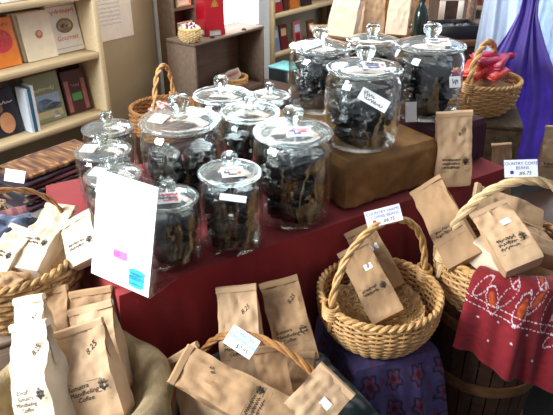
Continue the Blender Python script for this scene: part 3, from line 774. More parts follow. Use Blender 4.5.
def bf(u, v):
    a = math.radians(-133)+math.radians(125)*u + 0; f = .7*math.sin(u*24+v*2)+.4*math.sin(u*51+1)
    Lh = .20 + .115*(1-abs(u-.52)/.52)
    if v < .2: q = 1-v/.2; rr = RR-.024-.04*q; z = .180-.065*q
    elif v < .33: q = (v-.2)/.13; rr = RR-.024+.046*q; z = .180+.008*math.sin(PI*q)-.002*q
    else: q = (v-.33)/.67; rr = RR+.026+.04*q**.7*(.62+.5*f); z = .178-Lh*q
    return (rr*math.cos(a), rr*math.sin(a), z+.003*f)
b.grid(bf, 260, 170, bandana); o = b.build('bandana', PATT, None, solid=.0014); place(o, RB-Vector((0, 0, .009))); tag(o, 'red tie-dyed bandana with white dots hanging over the right basket rim', 'cloth')
# filling and bags of the right basket
b = MB(); b.grid(lambda u, v: (.150*v*math.cos(2*PI*u), .150*v*math.sin(2*PI*u), .055+.02*nz((math.cos(2*PI*u)*v*3, math.sin(2*PI*u)*v*3, 2), 1.6)+.03*v**3), 60, 14, closed=True)
o = b.build('crumpled_paper', KRAFT2, None, solid=.004); place(o, RB); tag(o, 'crumpled brown paper filling the right basket', 'paper', kind='stuff')
G = 'coffee bags in the right basket'
coffee_bag(at(524, 268, 1.43), at(487, 207, 1.52), (-.15, -.75, .65), .095, .055, 'kraft coffee bag with white sticker lying foremost in the right basket', 31, KRAFT, G, ['~', '~', '~'], None, True)
coffee_bag(at(468, 262, 1.53)+Vector((.0, 0, -.005)), at(425, 184, 1.66), (-.45, -.75, .5), .095, .065, 'kraft coffee bag tilted left over the rim of the right basket', 32, KRAFT2, G, ['~', '~'], None)
coffee_bag(at(484, 262, 1.50), at(522, 232, 1.66), (-.1, -.55, .85), .10, .06, 'plain kraft coffee bag lying with its bottom end towards the viewer', 33, KRAFTP, G, None, None)
coffee_bag(at(537, 228, 1.70), at(473, 198, 1.66), (.1, -.6, .8), .10, .045, 'kraft coffee bag lying crosswise behind the stickered bag', 34, KRAFT, G, None, None)
coffee_bag(at(548, 262, 1.52), at(530, 225, 1.66), (.2, -.7, .6), .08, .04, 'small brown coffee bag at the right rim behind the bandana', 35, KRAFT2, G, None, None)
# red cloth seen through the handle is the tablecloth; bags standing at the table end
crate('wooden_crate', 'dark wooden crate behind the right basket with small bags on it', (.93, 1.90, 0), .3, .36, .30, .50, DARKW)
G = 'small bags behind the right basket'
coffee_bag(on(500, 192, .517), on(500, 192, .517)+Vector((-.03, .0, .20)), (-.2, -1, .1), .07, .05, 'small kraft bag just behind the white tag of the right basket', 41, KRAFT, G, ['~', '~'])
coffee_bag(on(490, 178, .517)+Vector((0, .03, 0)), on(490, 178, .517)+Vector((-.02, .05, .20)), (-.2, -1, .1), .07, .05, 'small brown bag furthest back behind the right basket tag', 42, KRAFT2, G, None)
coffee_bag(on(546, 185, .517), on(546, 185, .517)+Vector((.01, .03, .235)), (-.2, -1, .1), .09, .05, 'tall kraft bag below the purple drape at the right edge', 43, KRAFT, G, ['~', '~'])
# upright bag on the table front
coffee_bag(T(1.068, .010, TZ+.003), T(1.056, .028, TZ+.232), (-.05, -1, .1), .104, .058, 'upright kraft coffee bag standing on the table edge before the rightmost jar', 51, KRAFT, None, ['~', '~', '~'], '8.25')

# --- front basket with many bags
FB = Vector((-.028, .985, .40))
crate('wooden_stool', 'square wooden stool hidden under the dark green cloth', (FB.x+.04, FB.y-.03, 0), .2, .29, .25, .373, DARKW, 'stool', planks=2)
def greenpat(u, v, p):
    c = Vector(lin('0F3331')); k = nz((p[0]*60, p[1]*60, p[2]*60), 1, 2)
    if k > .28: c = Vector(lin('8E8A8E'))*.7
    elif k < -.3: c = Vector(lin('071416'))
    return tuple(c)
skirt_cloth('green_cloth', 'dark green flecked cloth hanging below the front basket', 'cloth', (FB.x+.04, FB.y-.03, 0), .2, .304, .264, FB.z-.005, .36, PATT, flare=.03, damp=True, folds=9, amp=.04, seed=12, colfn=greenpat, nper=320, nz_=60)
wicker_basket('brown wicker basket at the bottom centre crowded with coffee bags', FB-Vector((0, 0, .003)), math.radians(-28), .36, .28, .12, WICKD, rows=10, stakes=30, handle=(.195, .0075, 3, 0))
liner('basket_cloth', 'dark green cloth spilling over the rim of the front basket', FB, 0, .18, .12, .06, .15, PATT, back=.1, folds=8, amp=.085, seed=4, colfn=lambda u, v: greenpat(u, v, (math.cos(2*PI*u)*.2, math.sin(2*PI*u)*.2, v*.2)))
price_tag(FB+Vector((-.045, -.008, .312)), (.85, -.35, -.42), (-.1, -.62, .75), .068, .044, 'SUMATRA', 'MANDHELING', '$7.95', INKC, 'white price tag with light blue lettering on the front basket handle')
G = 'coffee bags in the front basket'
z0 = FB.z+.02
coffee_bag(at(246, 378, 1.42), at(236, 286, 1.44), (-.12, -.93, .35), .098, .06, 'kraft coffee bag leaning on the red cloth, left of the tall pair', 61, KRAFT, G, ['Sumatra', 'Mandheling', 'Coffee'], '8.25')
coffee_bag(at(300, 362, 1.47), at(278, 280, 1.50), (.02, -.93, .35), .098, .065, 'kraft coffee bag leaning on the red cloth, right of the tall pair', 62, KRAFT2, G, ['Sumatra', 'Mandheling', 'Coffee'], '8.25')
coffee_bag(at(296, 428, 1.20), at(178, 363, 1.22), (.02, -.55, .85), .084, .062, 'largest kraft coffee bag lying slanted across the front basket', 63, KRAFT2, G, ['~', '~', '~'], '8.0')
coffee_bag(at(222, 440, 1.26), at(180, 352, 1.30), (-.5, -.6, .5), .10, .05, 'kraft coffee bag mostly hidden behind the largest slanted bag', 64, KRAFT, G)
coffee_bag(at(282, 420, 1.28), at(268, 346, 1.32), (0, -.75, .6), .07, .045, 'crumpled kraft bag behind the front basket handle', 65, KRAFT2, G)
coffee_bag(at(293, 420, 1.33), at(302, 352, 1.38), (-.45, -.7, .5), .07, .045, 'small kraft coffee bag behind the stickered bag at the right', 66, KRAFT2, G)
coffee_bag(at(285, 436, 1.20), at(338, 378, 1.22), (.12, -.6, .8), .092, .06, 'kraft coffee bag with white sticker tipped over the right rim', 67, KRAFT, G, None, None, True)

# --- sack-lined basket at the left front
LB = Vector((-.405, .895, .515))
crate('wooden_crate', 'wooden crate beneath the sack-lined basket at the left front', (LB.x, LB.y, 0), .1, .34, .34, .495, OLDW)
wicker_basket('wicker basket lined with sacking at the lower left', LB-Vector((0, 0, .003)), .3, .32, .26, .13, WICKR, rows=9, stakes=26)
def sackcol(u, v):
    c = Vector(lin('A8916A'))
    if .60 < v < .65: c = Vector(lin('8A9A50'))
    if .69 < v < .73: c = Vector(lin('A8574A'))
    return tuple(c*(.92+.3*nz((u*50, v*30, 0))))
SACKP = weave_mat('striped_sacking', 'B9A27C'); nt = SACKP.node_tree
a_ = nt.nodes.new('ShaderNodeAttribute'); a_.attribute_name = 'pattern'; nt.links.new(a_.outputs['Color'], [n for n in nt.nodes if n.type == 'MIX'][0].inputs[6])
liner('sacking', 'tan sacking with green and red stripes folded over the lower left basket', LB, .3, .165, .13, .10, .16, SACKP, back=.1, folds=7, amp=.03, seed=7, colfn=sackcol)
G = 'coffee bags in the sack-lined basket'
SUM = ['Decaf', 'Sumatra', 'Mandheling', 'Coffee']; SU2 = ['Sumatra', 'Mandheling', 'Coffee']
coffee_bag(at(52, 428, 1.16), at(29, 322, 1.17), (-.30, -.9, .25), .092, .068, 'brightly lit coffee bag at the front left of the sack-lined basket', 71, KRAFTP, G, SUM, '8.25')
coffee_bag(at(106, 418, 1.19), at(78, 325, 1.20), (-.05, -.9, .35), .104, .064, 'kraft coffee bag at the front right of the sack-lined basket', 72, KRAFT, G, SU2, '8.25')
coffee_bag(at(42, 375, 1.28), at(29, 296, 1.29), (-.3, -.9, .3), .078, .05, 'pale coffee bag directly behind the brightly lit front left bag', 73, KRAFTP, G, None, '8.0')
coffee_bag(at(110, 392, 1.285), at(90, 305, 1.31), (-.05, -.95, .25), .102, .055, 'kraft coffee bag directly behind the front right bag', 74, KRAFT, G, None, '8.0')
coffee_bag(at(62, 356, 1.375), at(50, 288, 1.39), (-.15, -.95, .25), .086, .045, 'brown coffee bag at the back left of the sack-lined basket', 75, KRAFT2, G)
coffee_bag(at(102, 358, 1.37), at(90, 289, 1.375), (0, -.95, .25), .098, .04, 'brown coffee bag at the back right of the sack-lined basket', 76, KRAFT2, G)

# --- rush basket further left
WB = Vector((-.655, 1.235, .625))
crate('wooden_crate', 'wooden crate beneath the braided rush basket', (WB.x, WB.y, 0), TA, .26, .28, .605, OLDW)
wicker_basket('braided rush basket at the left edge with thin handle', WB-Vector((0, 0, .003)), math.radians(40), .33, .25, .145, WICKR, rows=7, stakes=24, handle=(.165, .006, 2, 0), mh=WICKD)
G = 'coffee bags in the rush basket'
coffee_bag(at(-6, 276, 1.41), at(25, 228, 1.47), (-.2, -.85, .5), .075, .05, 'pale coffee bag leaning leftmost in the rush basket', 81, KRAFTP, G, ['~', '~'])
coffee_bag(at(27, 274, 1.42), at(62, 205, 1.53), (-.2, -.85, .45), .080, .055, 'tall coffee bag with open top leaning right in the rush basket', 82, KRAFTP, G, ['~', '~'])
coffee_bag(at(52, 272, 1.46), at(71, 226, 1.56), (.5, -.75, .3), .07, .035, 'narrow coffee bag behind the tall one in the rush basket', 83, KRAFT, G)
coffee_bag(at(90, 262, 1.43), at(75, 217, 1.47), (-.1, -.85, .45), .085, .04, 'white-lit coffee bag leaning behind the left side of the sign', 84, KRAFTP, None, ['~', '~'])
def navy(u, v): return tuple(Vector(lin('3B4660'))*(1+.9*nz((u*14, v*14, 0))) + Vector(lin('9AA0AE'))*max(0, nz((u*9, v*20, 4)))*.8)
def lump(name, label, cat, c, sx, sy, sz, seed, m, colfn=None, rz=0):
    b = MB()
    def fn(u, v):
        a = 2*PI*u; p = -PI/2+PI*v; q = Vector((math.cos(p)*math.cos(a), math.cos(p)*math.sin(a), math.sin(p)))
        k = 1+.35*nz(q, 2.2, seed)-.22*abs(nz(q, 4.5, seed+1)); return (q.x*sx*k, q.y*sy*k, q.z*sz*k)
    b.grid(fn, 44, 24, colfn, closed=True); o = b.build(name, m); place(o, c, rz); return tag(o, label, cat)
lump('folded_cloth', 'crumpled navy and grey cloth in the rush basket behind the bags', 'cloth', WB+Vector((-.03, .065, .15)), .10, .055, .055, 3, PATT, navy, .6)
lump('folded_cloth', 'rolled tan cloth at the front rim of the rush basket', 'cloth', WB+Vector((.045, -.125, .142)), .055, .03, .026, 5, KRAFT2, None, .2)
card('price_tag', 'blank white tag on the thin handle of the rush basket', 'price tag', at(15, 176, 1.47), (1, -.12, -.1), (-.2, -.85, .5), .055, .03, [])

# ================================================================== folded textiles by the bookcase
bn = table('bench', 'low dark bench in front of the bookcase carrying folded textiles', S(-.56, .255), SA, .58, .37, .42, mat('grey_bench', '6E6A66', .7, .15, 8))
COLS = ['43202C', '1B1722', '6A2733', '27222E', '74363A', '35202E', '84572F']
z = .421; rg = random.Random(3)
NM = ['dark maroon', 'black flecked', 'wine red', 'charcoal striped', 'brick red', 'plum brown', 'tan brown patterned']
for k, hx in enumerate(COLS):
    th = .021 if k < 6 else .026; base = Vector(lin(hx)); b = MB(); ox = rg.uniform(-.03, .03); sx, sy = .35+rg.uniform(-.02, .02), .20+rg.uniform(-.015, .015)
    def cf(u, v, base=base, k=k):
        px, py, _ = fn(u, v)
        s = .1+nz((px*70, py*70, k))*1.3 if k == 6 else math.sin(v*40+k)*.5+nz((u*24, v*18, k))
        c = base*(1.0+.5*nz((u*50, v*50, k)))
        if k in (1, 3, 6) and s > .45: c = Vector(lin('B08A6C' if k != 6 else 'C89A66'))*.8
        if k == 6 and nz((px*34, py*34, 7)) > .12: c = Vector(lin('5A3420'))
        return tuple(c)
    def fn(u, v):
        a = v*2*PI; e = lambda c, p: math.copysign(abs(c)**p, c)
        return (sx*(u-.5)*(1+.02*math.sin(a*3)), .5*sy*e(math.cos(a), .35)+.004*nz((u*6, v*9, k)), th/2+.5*th*e(math.sin(a), .55)*(.92+.12*nz((u*12, v*3, k))))
    b.grid(fn, 60, 28, cf)
    for q in (0, 1): pass
    o = b.build('folded_textile', PATT); place(o, S(-.49+ox*.5, .185+rg.uniform(-.015, .015), z), SA+rg.uniform(-.06, .06))
    tag(o, '%s folded textile, %s of the stack on the bench' % (NM[k], ['lowest', 'second from bottom', 'third from bottom', 'middle', 'third from top', 'second from top', 'topmost'][k]), 'textile', 'folded textiles on the bench')
    z += th+.0008
# small things at the far left, behind the rush basket
crate('wooden_crate', 'wooden crate at the left edge in front of the textile bench', (-.90, 1.66, 0), TA, .22, .26, .56, OLDW)
def rollcloth(label, c, rz, l, rr, h1, h2):
    b = MB(); 
    b.grid(lambda u, v: (l*(u-.5), rr*math.cos(2*PI*v)*(1+.06*math.sin(u*30)), rr+rr*math.sin(2*PI*v)*(1+.06*math.sin(u*25))), 40, 18, lambda u, v: tuple(Vector(lin(h1)) if math.sin(u*40) > -.2 else Vector(lin(h2))))
    b.tube([(-l/2, 0, rr), (-l/2+.002, 0, rr)], rr*.98, 16); b.tube([(l/2-.002, 0, rr), (l/2, 0, rr)], rr*.98, 16)
    for q in b.bm.verts:
        if q not in {x for x, _ in b.cols}: b.cols.append((q, Vector(lin(h1))))
    o = b.build('rolled_cloth', PATT); place(o, c, rz); tag(o, label, 'cloth')
rollcloth('navy blue rolled cloth on the crate at the left edge', (-.829, 1.622, .577), TA+.05, .13, .026, '2A2E58', '454A7A')
rollcloth('plum rolled cloth behind the navy roll on the left crate', (-.912, 1.682, .577), TA+.0, .21, .028, '6A3A44', '8A5A50')
def tanpat(u, v): return tuple(Vector(lin('D6BE92')) if nz((u*26, v*18, 3)) < .12 else Vector(lin('5A4630')))
lump('beaded_pouch', 'tan pouch with dark specks behind the blank tag at the left edge', 'pouch', (-.945, 1.735, .617), .06, .035, .042, 8, PATT, tanpat, TA)
b = MB(); b.lathe([(0, 0), (.028, 0), (.036, .012), (.04, .05), (.042, .085), (.039, .085), (.036, .05), (.03, .014), (0, .008)], 28); b.build
cup = b.build('cup', mat('blue_glaze', '7FA6C8', .3, .25, 40, coat=.4)); place(cup, (-.929, 1.571, .5775)); tag(cup, 'small pale blue cup beside the rolled cloths at the left', 'cup')

# ================================================================== books
def book(label, c, rz, wd, ht, th, cover, lean=0, group=None, art=None, colr=None, name='book'):
    """closed book standing with its front cover towards local -y, leaning back by lean"""
    M = Matrix.Translation(Vector(c)+Vector((0, 0, th*math.sin(lean)+.0004))) @ Matrix.Rotation(rz, 4, 'Z') @ Matrix.Rotation(-lean, 4, 'X')
    r = thing(name, label, 'book', M=M, group=group)
    b = MB(); b.box((0, 0, ht/2), (wd, .003, ht), .0008); b.box((0, th-.003, ht/2), (wd, .003, ht), .0008); b.box((-wd/2+.0015, th/2-.0015, ht/2), (.003, th-.003, ht), .0005)
    b.build('cover', cover, r, smooth=False)
    b = MB(); b.box((.001, th/2-.0015, ht/2), (wd-.008, th-.0062, ht-.006)); b.build('pages', CARD, r, smooth=False)
    if art: flat(art, 'cover_print', r, lambda x, y, l: Vector((x, -.0015-l, y)), .0006)
    return r
def cm(h): return mat('cover_'+h, h, .45, .06, 30, coat=.15)
UZ, LZ = .8905, .6055
G = 'cookbooks on the upper shelf'
book('orange book with a red round emblem on the upper shelf', S(-.435, -.075, UZ), SA, .135, .195, .016, cm('F0862E'), .16, G, [(disc2d(0, .105, .052, 16, .9), cm('D8384A')), (scribble(-.04, .04, .12, .02, .02, .004, rg) + scribble(-.035, .035, .095, .02, .02, .004, rg), cm('F0A030')), (scribble(-.05, .05, .17, .012, .02, .004, rg), cm('C0502A'))])
for k in range(3):
    book('cream booklet %s on the upper shelf' % ['with a small red crest, front of three', 'second of three behind the crested one', 'rearmost of the three cream ones'][k], S(-.262-.010*k, -.075-.018*k, UZ), SA, .145, .198, .010, cm('F3E3C2'), .16, G,
         [(disc2d(.005, .105, .018, 14), cm('D0704A')), (disc2d(.007, .108, .010, 8), cm('F3E3C2'))] if k == 0 else None)
for k in range(2):
    book('white cookbook %s at the right of the upper shelf' % ['with gold oval', 'behind the gold-oval one'][k], S(-.110+.002*k, -.095-.024*k, UZ), SA, .155, .215+.004*k, .016, cm('F1E8D8' if k == 0 else 'B9C4C4'), .16, G,
         [(disc2d(.0, .115, .044, 24, .72), cm('8C7430')), (disc2d(.0, .115, .035, 24, .70), cm('F4EAD2')), (disc2d(-.008, .113, .012, 10) + disc2d(.012, .112, .009, 10), cm('8C4A30')), (move2(text2d('Gourmet', .030, .25), 0, .062), cm('D9694A')), (scribble(-.06, .06, .175, .014, .014, .004, rg), cm('D9807A')), (stroke2d([(-.075, .02), (.075, .02), (.075, .2), (-.075, .2), (-.075, .02)], .0018), cm('7E8C84'))] if k == 0 else None)
G = 'books on the lower shelf'
book('dark book with a peach figure at the left of the lower shelf', S(-.485, -.075, LZ), SA, .125, .20, .016, cm('22242E'), .14, G, [(disc2d(.0, .055, .035, 14, 1.3), cm('E0A070')), (disc2d(-.02, .12, .018, 10), cm('8A6A5A')), (scribble(-.04, .05, .14, .01, .02, .004, rg), cm('D8D8D8'))])
for k, (hx, nm) in enumerate([('DDE8F0', 'white'), ('2F6F8C', 'teal'), ('E8E8E4', 'pale')]):
    book('thin %s spine-out book %s on the lower shelf' % (nm, ['nearest the dark book', 'between two pale ones', 'next to the landscape book'][k]), S(-.402+.015*k, -.06, LZ), SA+PI/2, .07, .195+.004*k, .013, cm(hx), 0, G)
book('book with a hazy lake landscape cover on the lower shelf', S(-.275, -.085, LZ), SA, .165, .215, .018, cm('8E9A78'), .14, G, [(rect2d(-.068, .055, .068, .125), cm('9AB4CC')), ([[(-.068, .055), (.068, .055), (.068, .075), (.03, .085), (-.02, .07), (-.068, .08)]], cm('4A4E44')), ([[(-.068, .08), (-.02, .07), (.03, .09), (.0, .105), (-.04, .1)]], cm('6E7A9A')), (scribble(-.05, .05, .148, .012, .012, .003, rg), cm('E4E0C0')), (rect2d(-.068, .02, .068, .05), cm('C6BE8E')), (rect2d(.02, .012, .05, .045), cm('E8E8E4'))])
book('grey book behind the landscape cover on the lower shelf', S(-.300, -.125, LZ), SA, .14, .218, .016, cm('6E7468'), .14, G)
book('brown book with pink borders and a green label on the lower shelf', S(-.115, -.085, LZ), SA, .125, .20, .022, cm('4C2B2C'), .14, G, [(rect2d(-.056, .01, -.034, .155) + rect2d(.034, .01, .056, .155), cm('B06A6A')), (rect2d(-.026, .06, .026, .095), cm('4E9A52')), (scribble(-.022, .022, .13, .012, .014, .003, rg), cm('A08078')), (disc2d(-.045, .11, .010, 8) + disc2d(.045, .12, .010, 8) + disc2d(-.045, .05, .010, 8), cm('E0A080'))])
book('black book at the right end of the lower shelf', S(-.085, -.135, LZ), SA, .10, .205, .02, cm('1D1A1E'), .14, G)
G = 'pamphlets on the top shelf'
for k in range(2):
    b = MB(); b.box((0, 0, .01), (.14, .10, .02), .003); o = b.build('pamphlet_stack', WHITE); place(o, S(-.36-.16*k, -.075, 1.1515), SA+.1*k); tag(o, 'short stack of white pamphlets %s on the topmost shelf' % ['at the right', 'at the left'][k], 'pamphlets', G)
# poster on the beige wall
P = []; rg2 = random.Random(6)
for k in range(12): P += scribble(-.125, .125, .12-.02*k, .008, .012, .0016, rg2)
po = thing('poster', 'cream handwritten notice pinned on the beige wall', 'poster', S(.20, -.2585, 1.04), SA)
b = MB(); b.box((.02, 0, 0), (.36, .0016, .36)); b.build('paper', CARD, po, smooth=False)
flat([(P, INKG), (disc2d(0, .155, .008), INKG)], 'writing', po, lambda x, y, l: Vector((x, -.0009-l, y)), .0006)

# ================================================================== on the side table
WB2 = S(.115, .25, .502)
wicker_basket('brown wicker basket with hoop handle behind the jars at the left', WB2, math.radians(84), .32, .26, .14, WICKD, rows=9, stakes=26, handle=(.19, .010, 2, 0), mh=WICK)
rg3 = random.Random(8)
for k in range(7):
    a = k*2.4; o = lump('wrapped_packet', 'small white and pink wrapped packet in the hoop-handled basket', 'packet', WB2+Vector((.075*math.cos(a)*(k % 3)/1.6, .075*math.sin(a)*(k % 3)/1.6, .125+.012*(k % 2))), .034, .030, .02, 20+k, PATT, lambda u, v, k=k: tuple(Vector(lin('E8DCD8')) if math.sin(u*20+v*9+k) > -.3 else Vector(lin('C96A6A'))), a)
    o['group'] = 'packets in the hoop-handled basket'
b = MB(); b.lathe([(0, .05), (.125, .05), (.13, .085), (.09, .10), (0, .11)], 30); o = b.build('basket_paper', KRAFT, None); place(o, WB2); tag(o, 'paper padding under the packets of the hoop-handled basket', 'paper')
# on top of the weathered box
BT = .8515
sbk = wicker_basket('small pale woven basket standing on top of the weathered box', S(.495, .065, BT), SA, .095, .08, .065, mat('pale_splint', 'E0C48C', .6, .12, 60), rows=7, stakes=20, wr=.0055, name='small_basket')
for k in range(5):
    a = k*1.3
    o = lump('wrapped_sweet', 'crinkled pink and white wrapped sweet in the small pale basket', 'sweet', S(.495, .065, BT+.068+.010*(k % 2))+Vector((.028*math.cos(a), .028*math.sin(a), 0)), .022, .018, .018, 40+k, PATT, lambda u, v, k=k: tuple(Vector(lin('EADFDF')) if math.sin(u*16+k*2) > -.1 else Vector(lin('8A3038'))), a)
    o['group'] = 'sweets in the small pale basket'
lb = thing('red_box', 'glossy red upright box with a gold emblem and white notched foot on the weathered box', 'box', S(.70, .02, BT), SA-.35)
RED = mat('red_lacquer', 'B41428', .35, .08, 12, coat=.4)
b = MB()
W2, N2 = .055, .02
for sx_, sy_ in ((0, -W2), (0, W2), (-W2, 0), (W2, 0)):
    d = (2*W2, .006, .18) if sx_ == 0 else (.006, 2*W2-.006, .18)
    b.box((sx_, sy_, .03+.09), d, .001)
for ax in (-1, 1):
    for ay in (-1, 1): b.box((ax*(W2-.008), ay*(W2-.008), .016), (.022, .022, .032), .001)
b.box((0, 0, .212), (2*W2+.01, 2*W2+.01, .008), .002)
b.build('box_body', RED, lb, smooth=False)
b = MB(); b.box((0, 0, .016), (2*W2-.016, 2*W2-.016, .03)); b.build('white_insert', WHITE, lb, smooth=False)
flat([(disc2d(0, .165, .018, 6) + stroke2d([(-.02, .15), (0, .185), (.02, .15)], .006), mat('gold_print', 'B88A3C', .4, .1))], 'emblem', lb, lambda x, y, l: Vector((x, -W2-.0032-l, y)), .0006)
for k in (-.13, .13):
    b = MB(); b.lathe([(0, 0), (.014, 0), (.012, .006), (.005, .009), (0, .010)], 16); o = b.build('black_catch', INK, c0_box); o.location = (k, -.085, .3505)
# inside the weathered box
ib = wicker_basket('shallow tan basket of cards inside the weathered box', S(.86, .02, .517), SA, .17, .12, .06, WICK, rows=6, stakes=20, name='shallow_basket', wr=.005)
for k in range(5):
    c0 = S(.86, .02, .585)+B1*(-.04+.02*k)
    card('note_card', 'pale printed card standing in the shallow tan basket', 'card', c0, B1+Vector((0, 0, .35)), (NB*1+Vector((0, 0, .35)))*1, .075, .05, [(scribble(-.025, .025, .005, .012, .01, .002, rg), INKR)], 'cards in the shallow tan basket', m=CARD)
for k in range(4):
    o = lump('red_packet', 'small red wrapped packet at the left inside the weathered box', 'packet', S(.56+.032*k, .03-.015*(k % 2), .535), .022, .022, .020, 60+k, mat('red_wrap', 'B0301E', .4, .3, 60, .2, coat=.4), None, k); o['group'] = 'red packets inside the weathered box'
# framed cards on the hutch
for k, z in enumerate((.8085, .9885)):
    f = thing('framed_card', 'small pale framed card on the %s ledge of the hutch' % ['lower', 'upper'][k], 'frame', S(.645, -.122, z), SA)
    b = MB()
    for (x0, x1, z0, z1) in ((-.055, .055, 0, .012), (-.055, .055, .088, .10), (-.055, -.043, .012, .088), (.043, .055, .012, .088)): b.box(((x0+x1)/2, 0, (z0+z1)/2), (x1-x0, .012, z1-z0), .001)
    b.build('frame', BLOND, f); b = MB(); b.box((0, .002, .05), (.086, .004, .076)); b.build('picture', CARD, f, smooth=False)
    flat([(scribble(-.03, .03, .06, .012, .012, .003, rg) + scribble(-.03, .02, .04, .012, .012, .003, rg), INKR)], 'writing', f, lambda x, y, l: Vector((x, -.0005-l, y)), .0006)
# dark tin box near the far bookcase
td = thing('tin_box', 'black box with brown scrollwork and teal lid before the far bookcase', 'box', S(1.40, .02, 0), SA)
b = MB(); b.box((0, 0, .26), (.17, .17, .52), .004); b.build('body', mat('black_tin', '15171A', .4, .1, 20, coat=.3), td)
b = MB(); b.box((0, 0, .528), (.18, .18, .016), .004); b.build('lid', mat('teal_lid', '7FC4C4', .4, .1, 20), td)
flat([(sum([scribble(-.06, .06, .46-.05*k, .03, .03, .006, rg) for k in range(4)], []) + disc2d(0, .43, .03, 14), mat('brown_scroll', '8A5A3A', .5, .1))], 'scrollwork', td, lambda x, y, l: Vector((x, -.0852-l, y)), .0006)
# books on the far shelf
G = 'books on the far bookcase'
far = [('tall blue-grey book leaning at the left of the far lower shelf', .075, .535, .085, .17, '7C90AE', 0), ('dark red book with cream top on the far lower shelf', .175, .535, .085, .17, '6A1E1E', 1), ('pink and red book in the middle of the far lower shelf', .34, .535, .09, .17, 'B87070', 2), ('brown book at the right of the far lower shelf', .52, .535, .09, .15, '6A3A22', 3),
       ('red book lying at the left of the far upper shelf', .09, .80, .10, .12, 'A82A30', 4), ('dark brown book beside the red one on the far upper shelf', .19, .80, .05, .13, '5A2A24', 5), ('orange book in the middle of the far upper shelf', .29, .80, .10, .11, 'C8702E', 6), ('black book at the right of the far upper shelf', .44, .80, .12, .12, '3A2024', 7)]
for lab, x, z, wd, ht, hx, k in far:
    art = [(rect2d(-wd*.35, ht*.55, wd*.35, ht*.85), cm('D8B888' if k % 2 else 'C8CCD8'))]
    if k == 2: art.append((rect2d(-wd*.3, ht*.05, wd*.3, ht*.5), cm('8E1A22')))
    book(lab, S(1.56+x, -.24, z+.0006), SA, wd, ht, .016, cm(hx), .14, G, art)

# ================================================================== right rear counter goods
CTZ = .9305; CR = math.radians(8); ex = Vector((math.cos(CR), math.sin(CR), 0)); ey = Vector((-math.sin(CR), math.cos(CR), 0)); CO = Vector((.60, 3.0, 0))
def K(x, y, z=0): return CO+ex*x+ey*y+Vector((0, 0, CTZ+z))
G = 'tall kraft bags on the counter'
coffee_bag(K(-.325, -.14, .010), K(-.255, -.05, .27), (-.5, -1, .1), .13, .06, 'tall pale kraft bag leftmost on the rear counter', 91, KRAFTP, G)
coffee_bag(K(-.175, -.10, .010), K(-.145, -.03, .24), (.3, -1, .1), .11, .05, 'crumpled kraft bag second from left on the rear counter', 92, KRAFT, G)
coffee_bag(K(-.055, -.12, .010), K(-.02, -.05, .25), (-.3, -1, .1), .10, .05, 'kraft bag in the middle of the rear counter', 93, KRAFTP, G)
coffee_bag(K(.10, .11, .010), K(.13, .16, .26), (.1, -1, .1), .13, .06, 'brown kraft bag behind the dark bottle on the rear counter', 94, KRAFT2, G)
bx = thing('cardboard_box', 'orange-brown cardboard box with open flaps among the counter bags', 'box', K(-.14, .115), CR+.05)
b = MB(); b.box((0, 0, .12), (.26, .12, .24), .003); b.build('body', mat('cardboard', 'C08A48', .8, .1, 20), bx)
b = MB(); b.box((0, .045, .27), (.26, .05, .004), M=Matrix.Rotation(.12, 4, 'X')); b.build('flap', mat('cardboard', 'C08A48'), bx)
bt = thing('bottle', 'dark green glass bottle on the rear counter', 'bottle', K(.035, -.175))
b = MB(); b.lathe([(0, 0), (.03, 0), (.034, .008), (.034, .11), (.028, .135), (.013, .16), (.012, .21), (0, .21)], 26); b.build('glass_body', mat('dark_bottle', '10261F', .15, .05, 10, coat=.8), bt)
b = MB(); b.lathe([(.0122, .165), (.0145, .165), (.0145, .214), (0, .214)], 20); b.build('cap', INK, bt)
b = MB(); b.lathe([(0, 0), (.034, 0), (.036, .016), (0, .018)], 26); o = b.build('flat_tin', mat('green_tin', '1F5A50', .4, .1)); place(o, K(.085, -.19)); tag(o, 'flat dark green tin beside the bottle on the rear counter', 'tin')
lump('white_tissue', 'crumpled white tissue paper on the rear counter', 'paper', K(.095, -.08, .030), .065, .05, .030, 71, WHITE)
tr = thing('black_tray', 'black woven tray at the right end of the rear counter', 'tray', K(.225, -.13), CR)
b = MB(); b.box((0, 0, .006), (.20, .16, .012), .002)
for (x, y, dx, dy) in ((-.097, 0, .006, .16), (.097, 0, .006, .16), (0, -.077, .188, .006), (0, .077, .188, .006)): b.box((x, y, .034), (dx, dy, .056), .001)
b.build('tray_body', mat('black_weave', '17171C', .4, .5, 120, .4, 200), tr)
for k in range(4):
    o = lump('dark_sachet', 'small dark foil sachet in the black tray', 'sachet', K(.165+.04*k, -.13+.02*(k % 2), .034), .026, .03, .020, 80+k, BEAN, None, k); o['group'] = 'sachets in the black tray'
fr_ = thing('picture_frame', 'cream picture frame with a dark portrait at the right end of the counter', 'picture frame', K(.28, .06), CR-.1)
b = MB()
for (x0, x1, z0, z1) in ((-.06, .06, 0, .03), (-.06, .06, .13, .16), (-.06, -.032, .03, .13), (.032, .06, .03, .13)): b.box(((x0+x1)/2, 0, (z0+z1)/2), (x1-x0, .014, z1-z0), .002)
b.build('frame', CARD, fr_); b = MB(); b.box((0, .003, .08), (.066, .006, .102)); b.build('picture', mat('dark_portrait', '4A3024', .5, .5, 30), fr_, smooth=False)
# leaning mirror frame
mr = thing('mirror', 'tall carved wooden mirror frame standing by the purple drape', 'mirror', (1.02, 2.985, 0), math.radians(-78))
b = MB()
for x in (-.17, .17): b.box((x, 0, .75), (.04, .03, 1.5), .006)
for z in (.02, 1.48): b.box((0, 0, z), (.30, .03, .04), .006)
b.build('frame', mat('carved_wood', '7A5A48', .6, .45, 60, .4, 90), mr)
b = MB(); b.box((0, .006, .75), (.30, .006, 1.42)); b.build('glass', mat('mirror_glass', 'C8D0D8', .05, 0, 5, metal=1), mr)
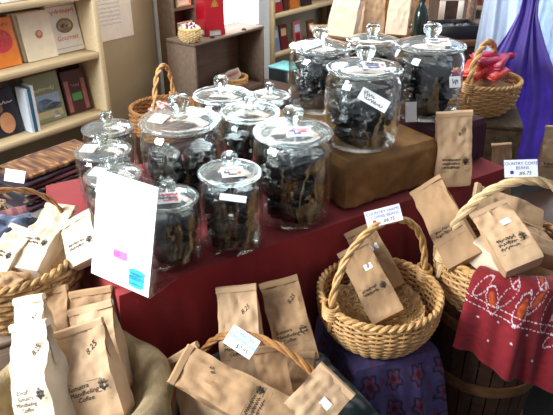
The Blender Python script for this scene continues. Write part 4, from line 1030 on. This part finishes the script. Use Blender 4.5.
# basket of red packets
RPB = Vector((.815, 2.35, .752))
wicker_basket('wicker basket of red packets at the right on a crate', RPB, math.radians(20), .30, .21, .13, WICK, rows=10, stakes=28, handle=(.14, .012, 2, math.radians(35)))
b = MB(); b.lathe([(0, .07), (.125, .075), (.128, .10), (.08, .115), (0, .12)], 30); o = b.build('basket_paper', KRAFT2); place(o, RPB); tag(o, 'brown paper padding under the red packets', 'paper')
rg = random.Random(14)
REDS = [mat('crimson_wrap', 'C4122C', .35, .2, 40, .2, 80, coat=.4), mat('scarlet_wrap', 'D83A22', .35, .2, 40, .2, 80, coat=.4), mat('magenta_wrap', 'B01A48', .35, .2, 40, .2, 80, coat=.4)]
for k in range(12):
    a = k*2.399; q = .095*math.sqrt((k+.5)/12)*1.0
    b = MB(); b.box((0, 0, 0), (.10, .038, .026), .009, segs=2)
    for s in (-1, 1): b.box((s*.053, 0, 0), (.012, .034, .004), .001)
    o = b.build('red_packet', REDS[k % 3]); o.location = RPB+Vector((q*math.cos(a), q*math.sin(a), .138+.030*(k % 3)+.012*(1-k/12))); o.rotation_euler = (rg.uniform(-.3, .3), rg.uniform(-.5, .2), rg.uniform(0, 1.2))
    tag(o, '%s wrapped packet heaped in the wicker basket on the crate' % ['crimson', 'scarlet', 'magenta'][k % 3], 'packet', '%s packets in the basket' % ['crimson', 'scarlet', 'magenta'][k % 3])
b = MB(); b.box((0, 0, 0), (.06, .035, .02), .006, segs=2); o = b.build('yellow_packet', mat('yellow_wrap', 'E8C020', .4, .1)); o.location = RPB+Vector((.05, .11, .185)); o.rotation_euler = (.2, -.3, .4); tag(o, 'single yellow packet at the back of the basket of red packets', 'packet')
# hanging drapes
PURP = mat('purple_sheer', '9179D2', .6, .12, 20, 0, sheen=.3, trans=.5); SHEER = mat('white_sheer', 'E4EEF8', .7, .04, 20, 0, trans=.5)
def drape(name, label, c, rz, w0, w1, zt, zb, m, nf, amp, seed, late=False):
    b = MB()
    def fn(u, v):
        ww = w0+(w1-w0)*(v**2 if not late else min(1, max(0, (v-.54)/.24))**1.2); x = (u-.5)*ww; f = math.sin(u*nf*2*PI+1.2*math.sin(v*3+seed)) + .4*math.sin(u*nf*4.3*PI+seed)
        return (x+.01*math.sin(v*5+u*9), amp*f*(.5+.5*v), zt+(zb-zt)*v+.02*math.sin(u*7)*v)
    b.grid(fn, 120, 40); o = b.build(name, m, None, solid=.0015); place(o, c, rz); tag(o, label, 'curtain')
drape('white_drape', 'white sheer curtain panel hanging at the right edge behind the purple scarf', (1.14, 2.70, 0), math.radians(-20), .44, .46, 1.9, .86, SHEER, 6, .018, 1)
drape('purple_scarf', 'purple sheer scarf hanging at the right above the coffee bags', (1.04, 2.56, 0), math.radians(-20), .075, .42, 1.9, .42, PURP, 4, .022, 2, True)
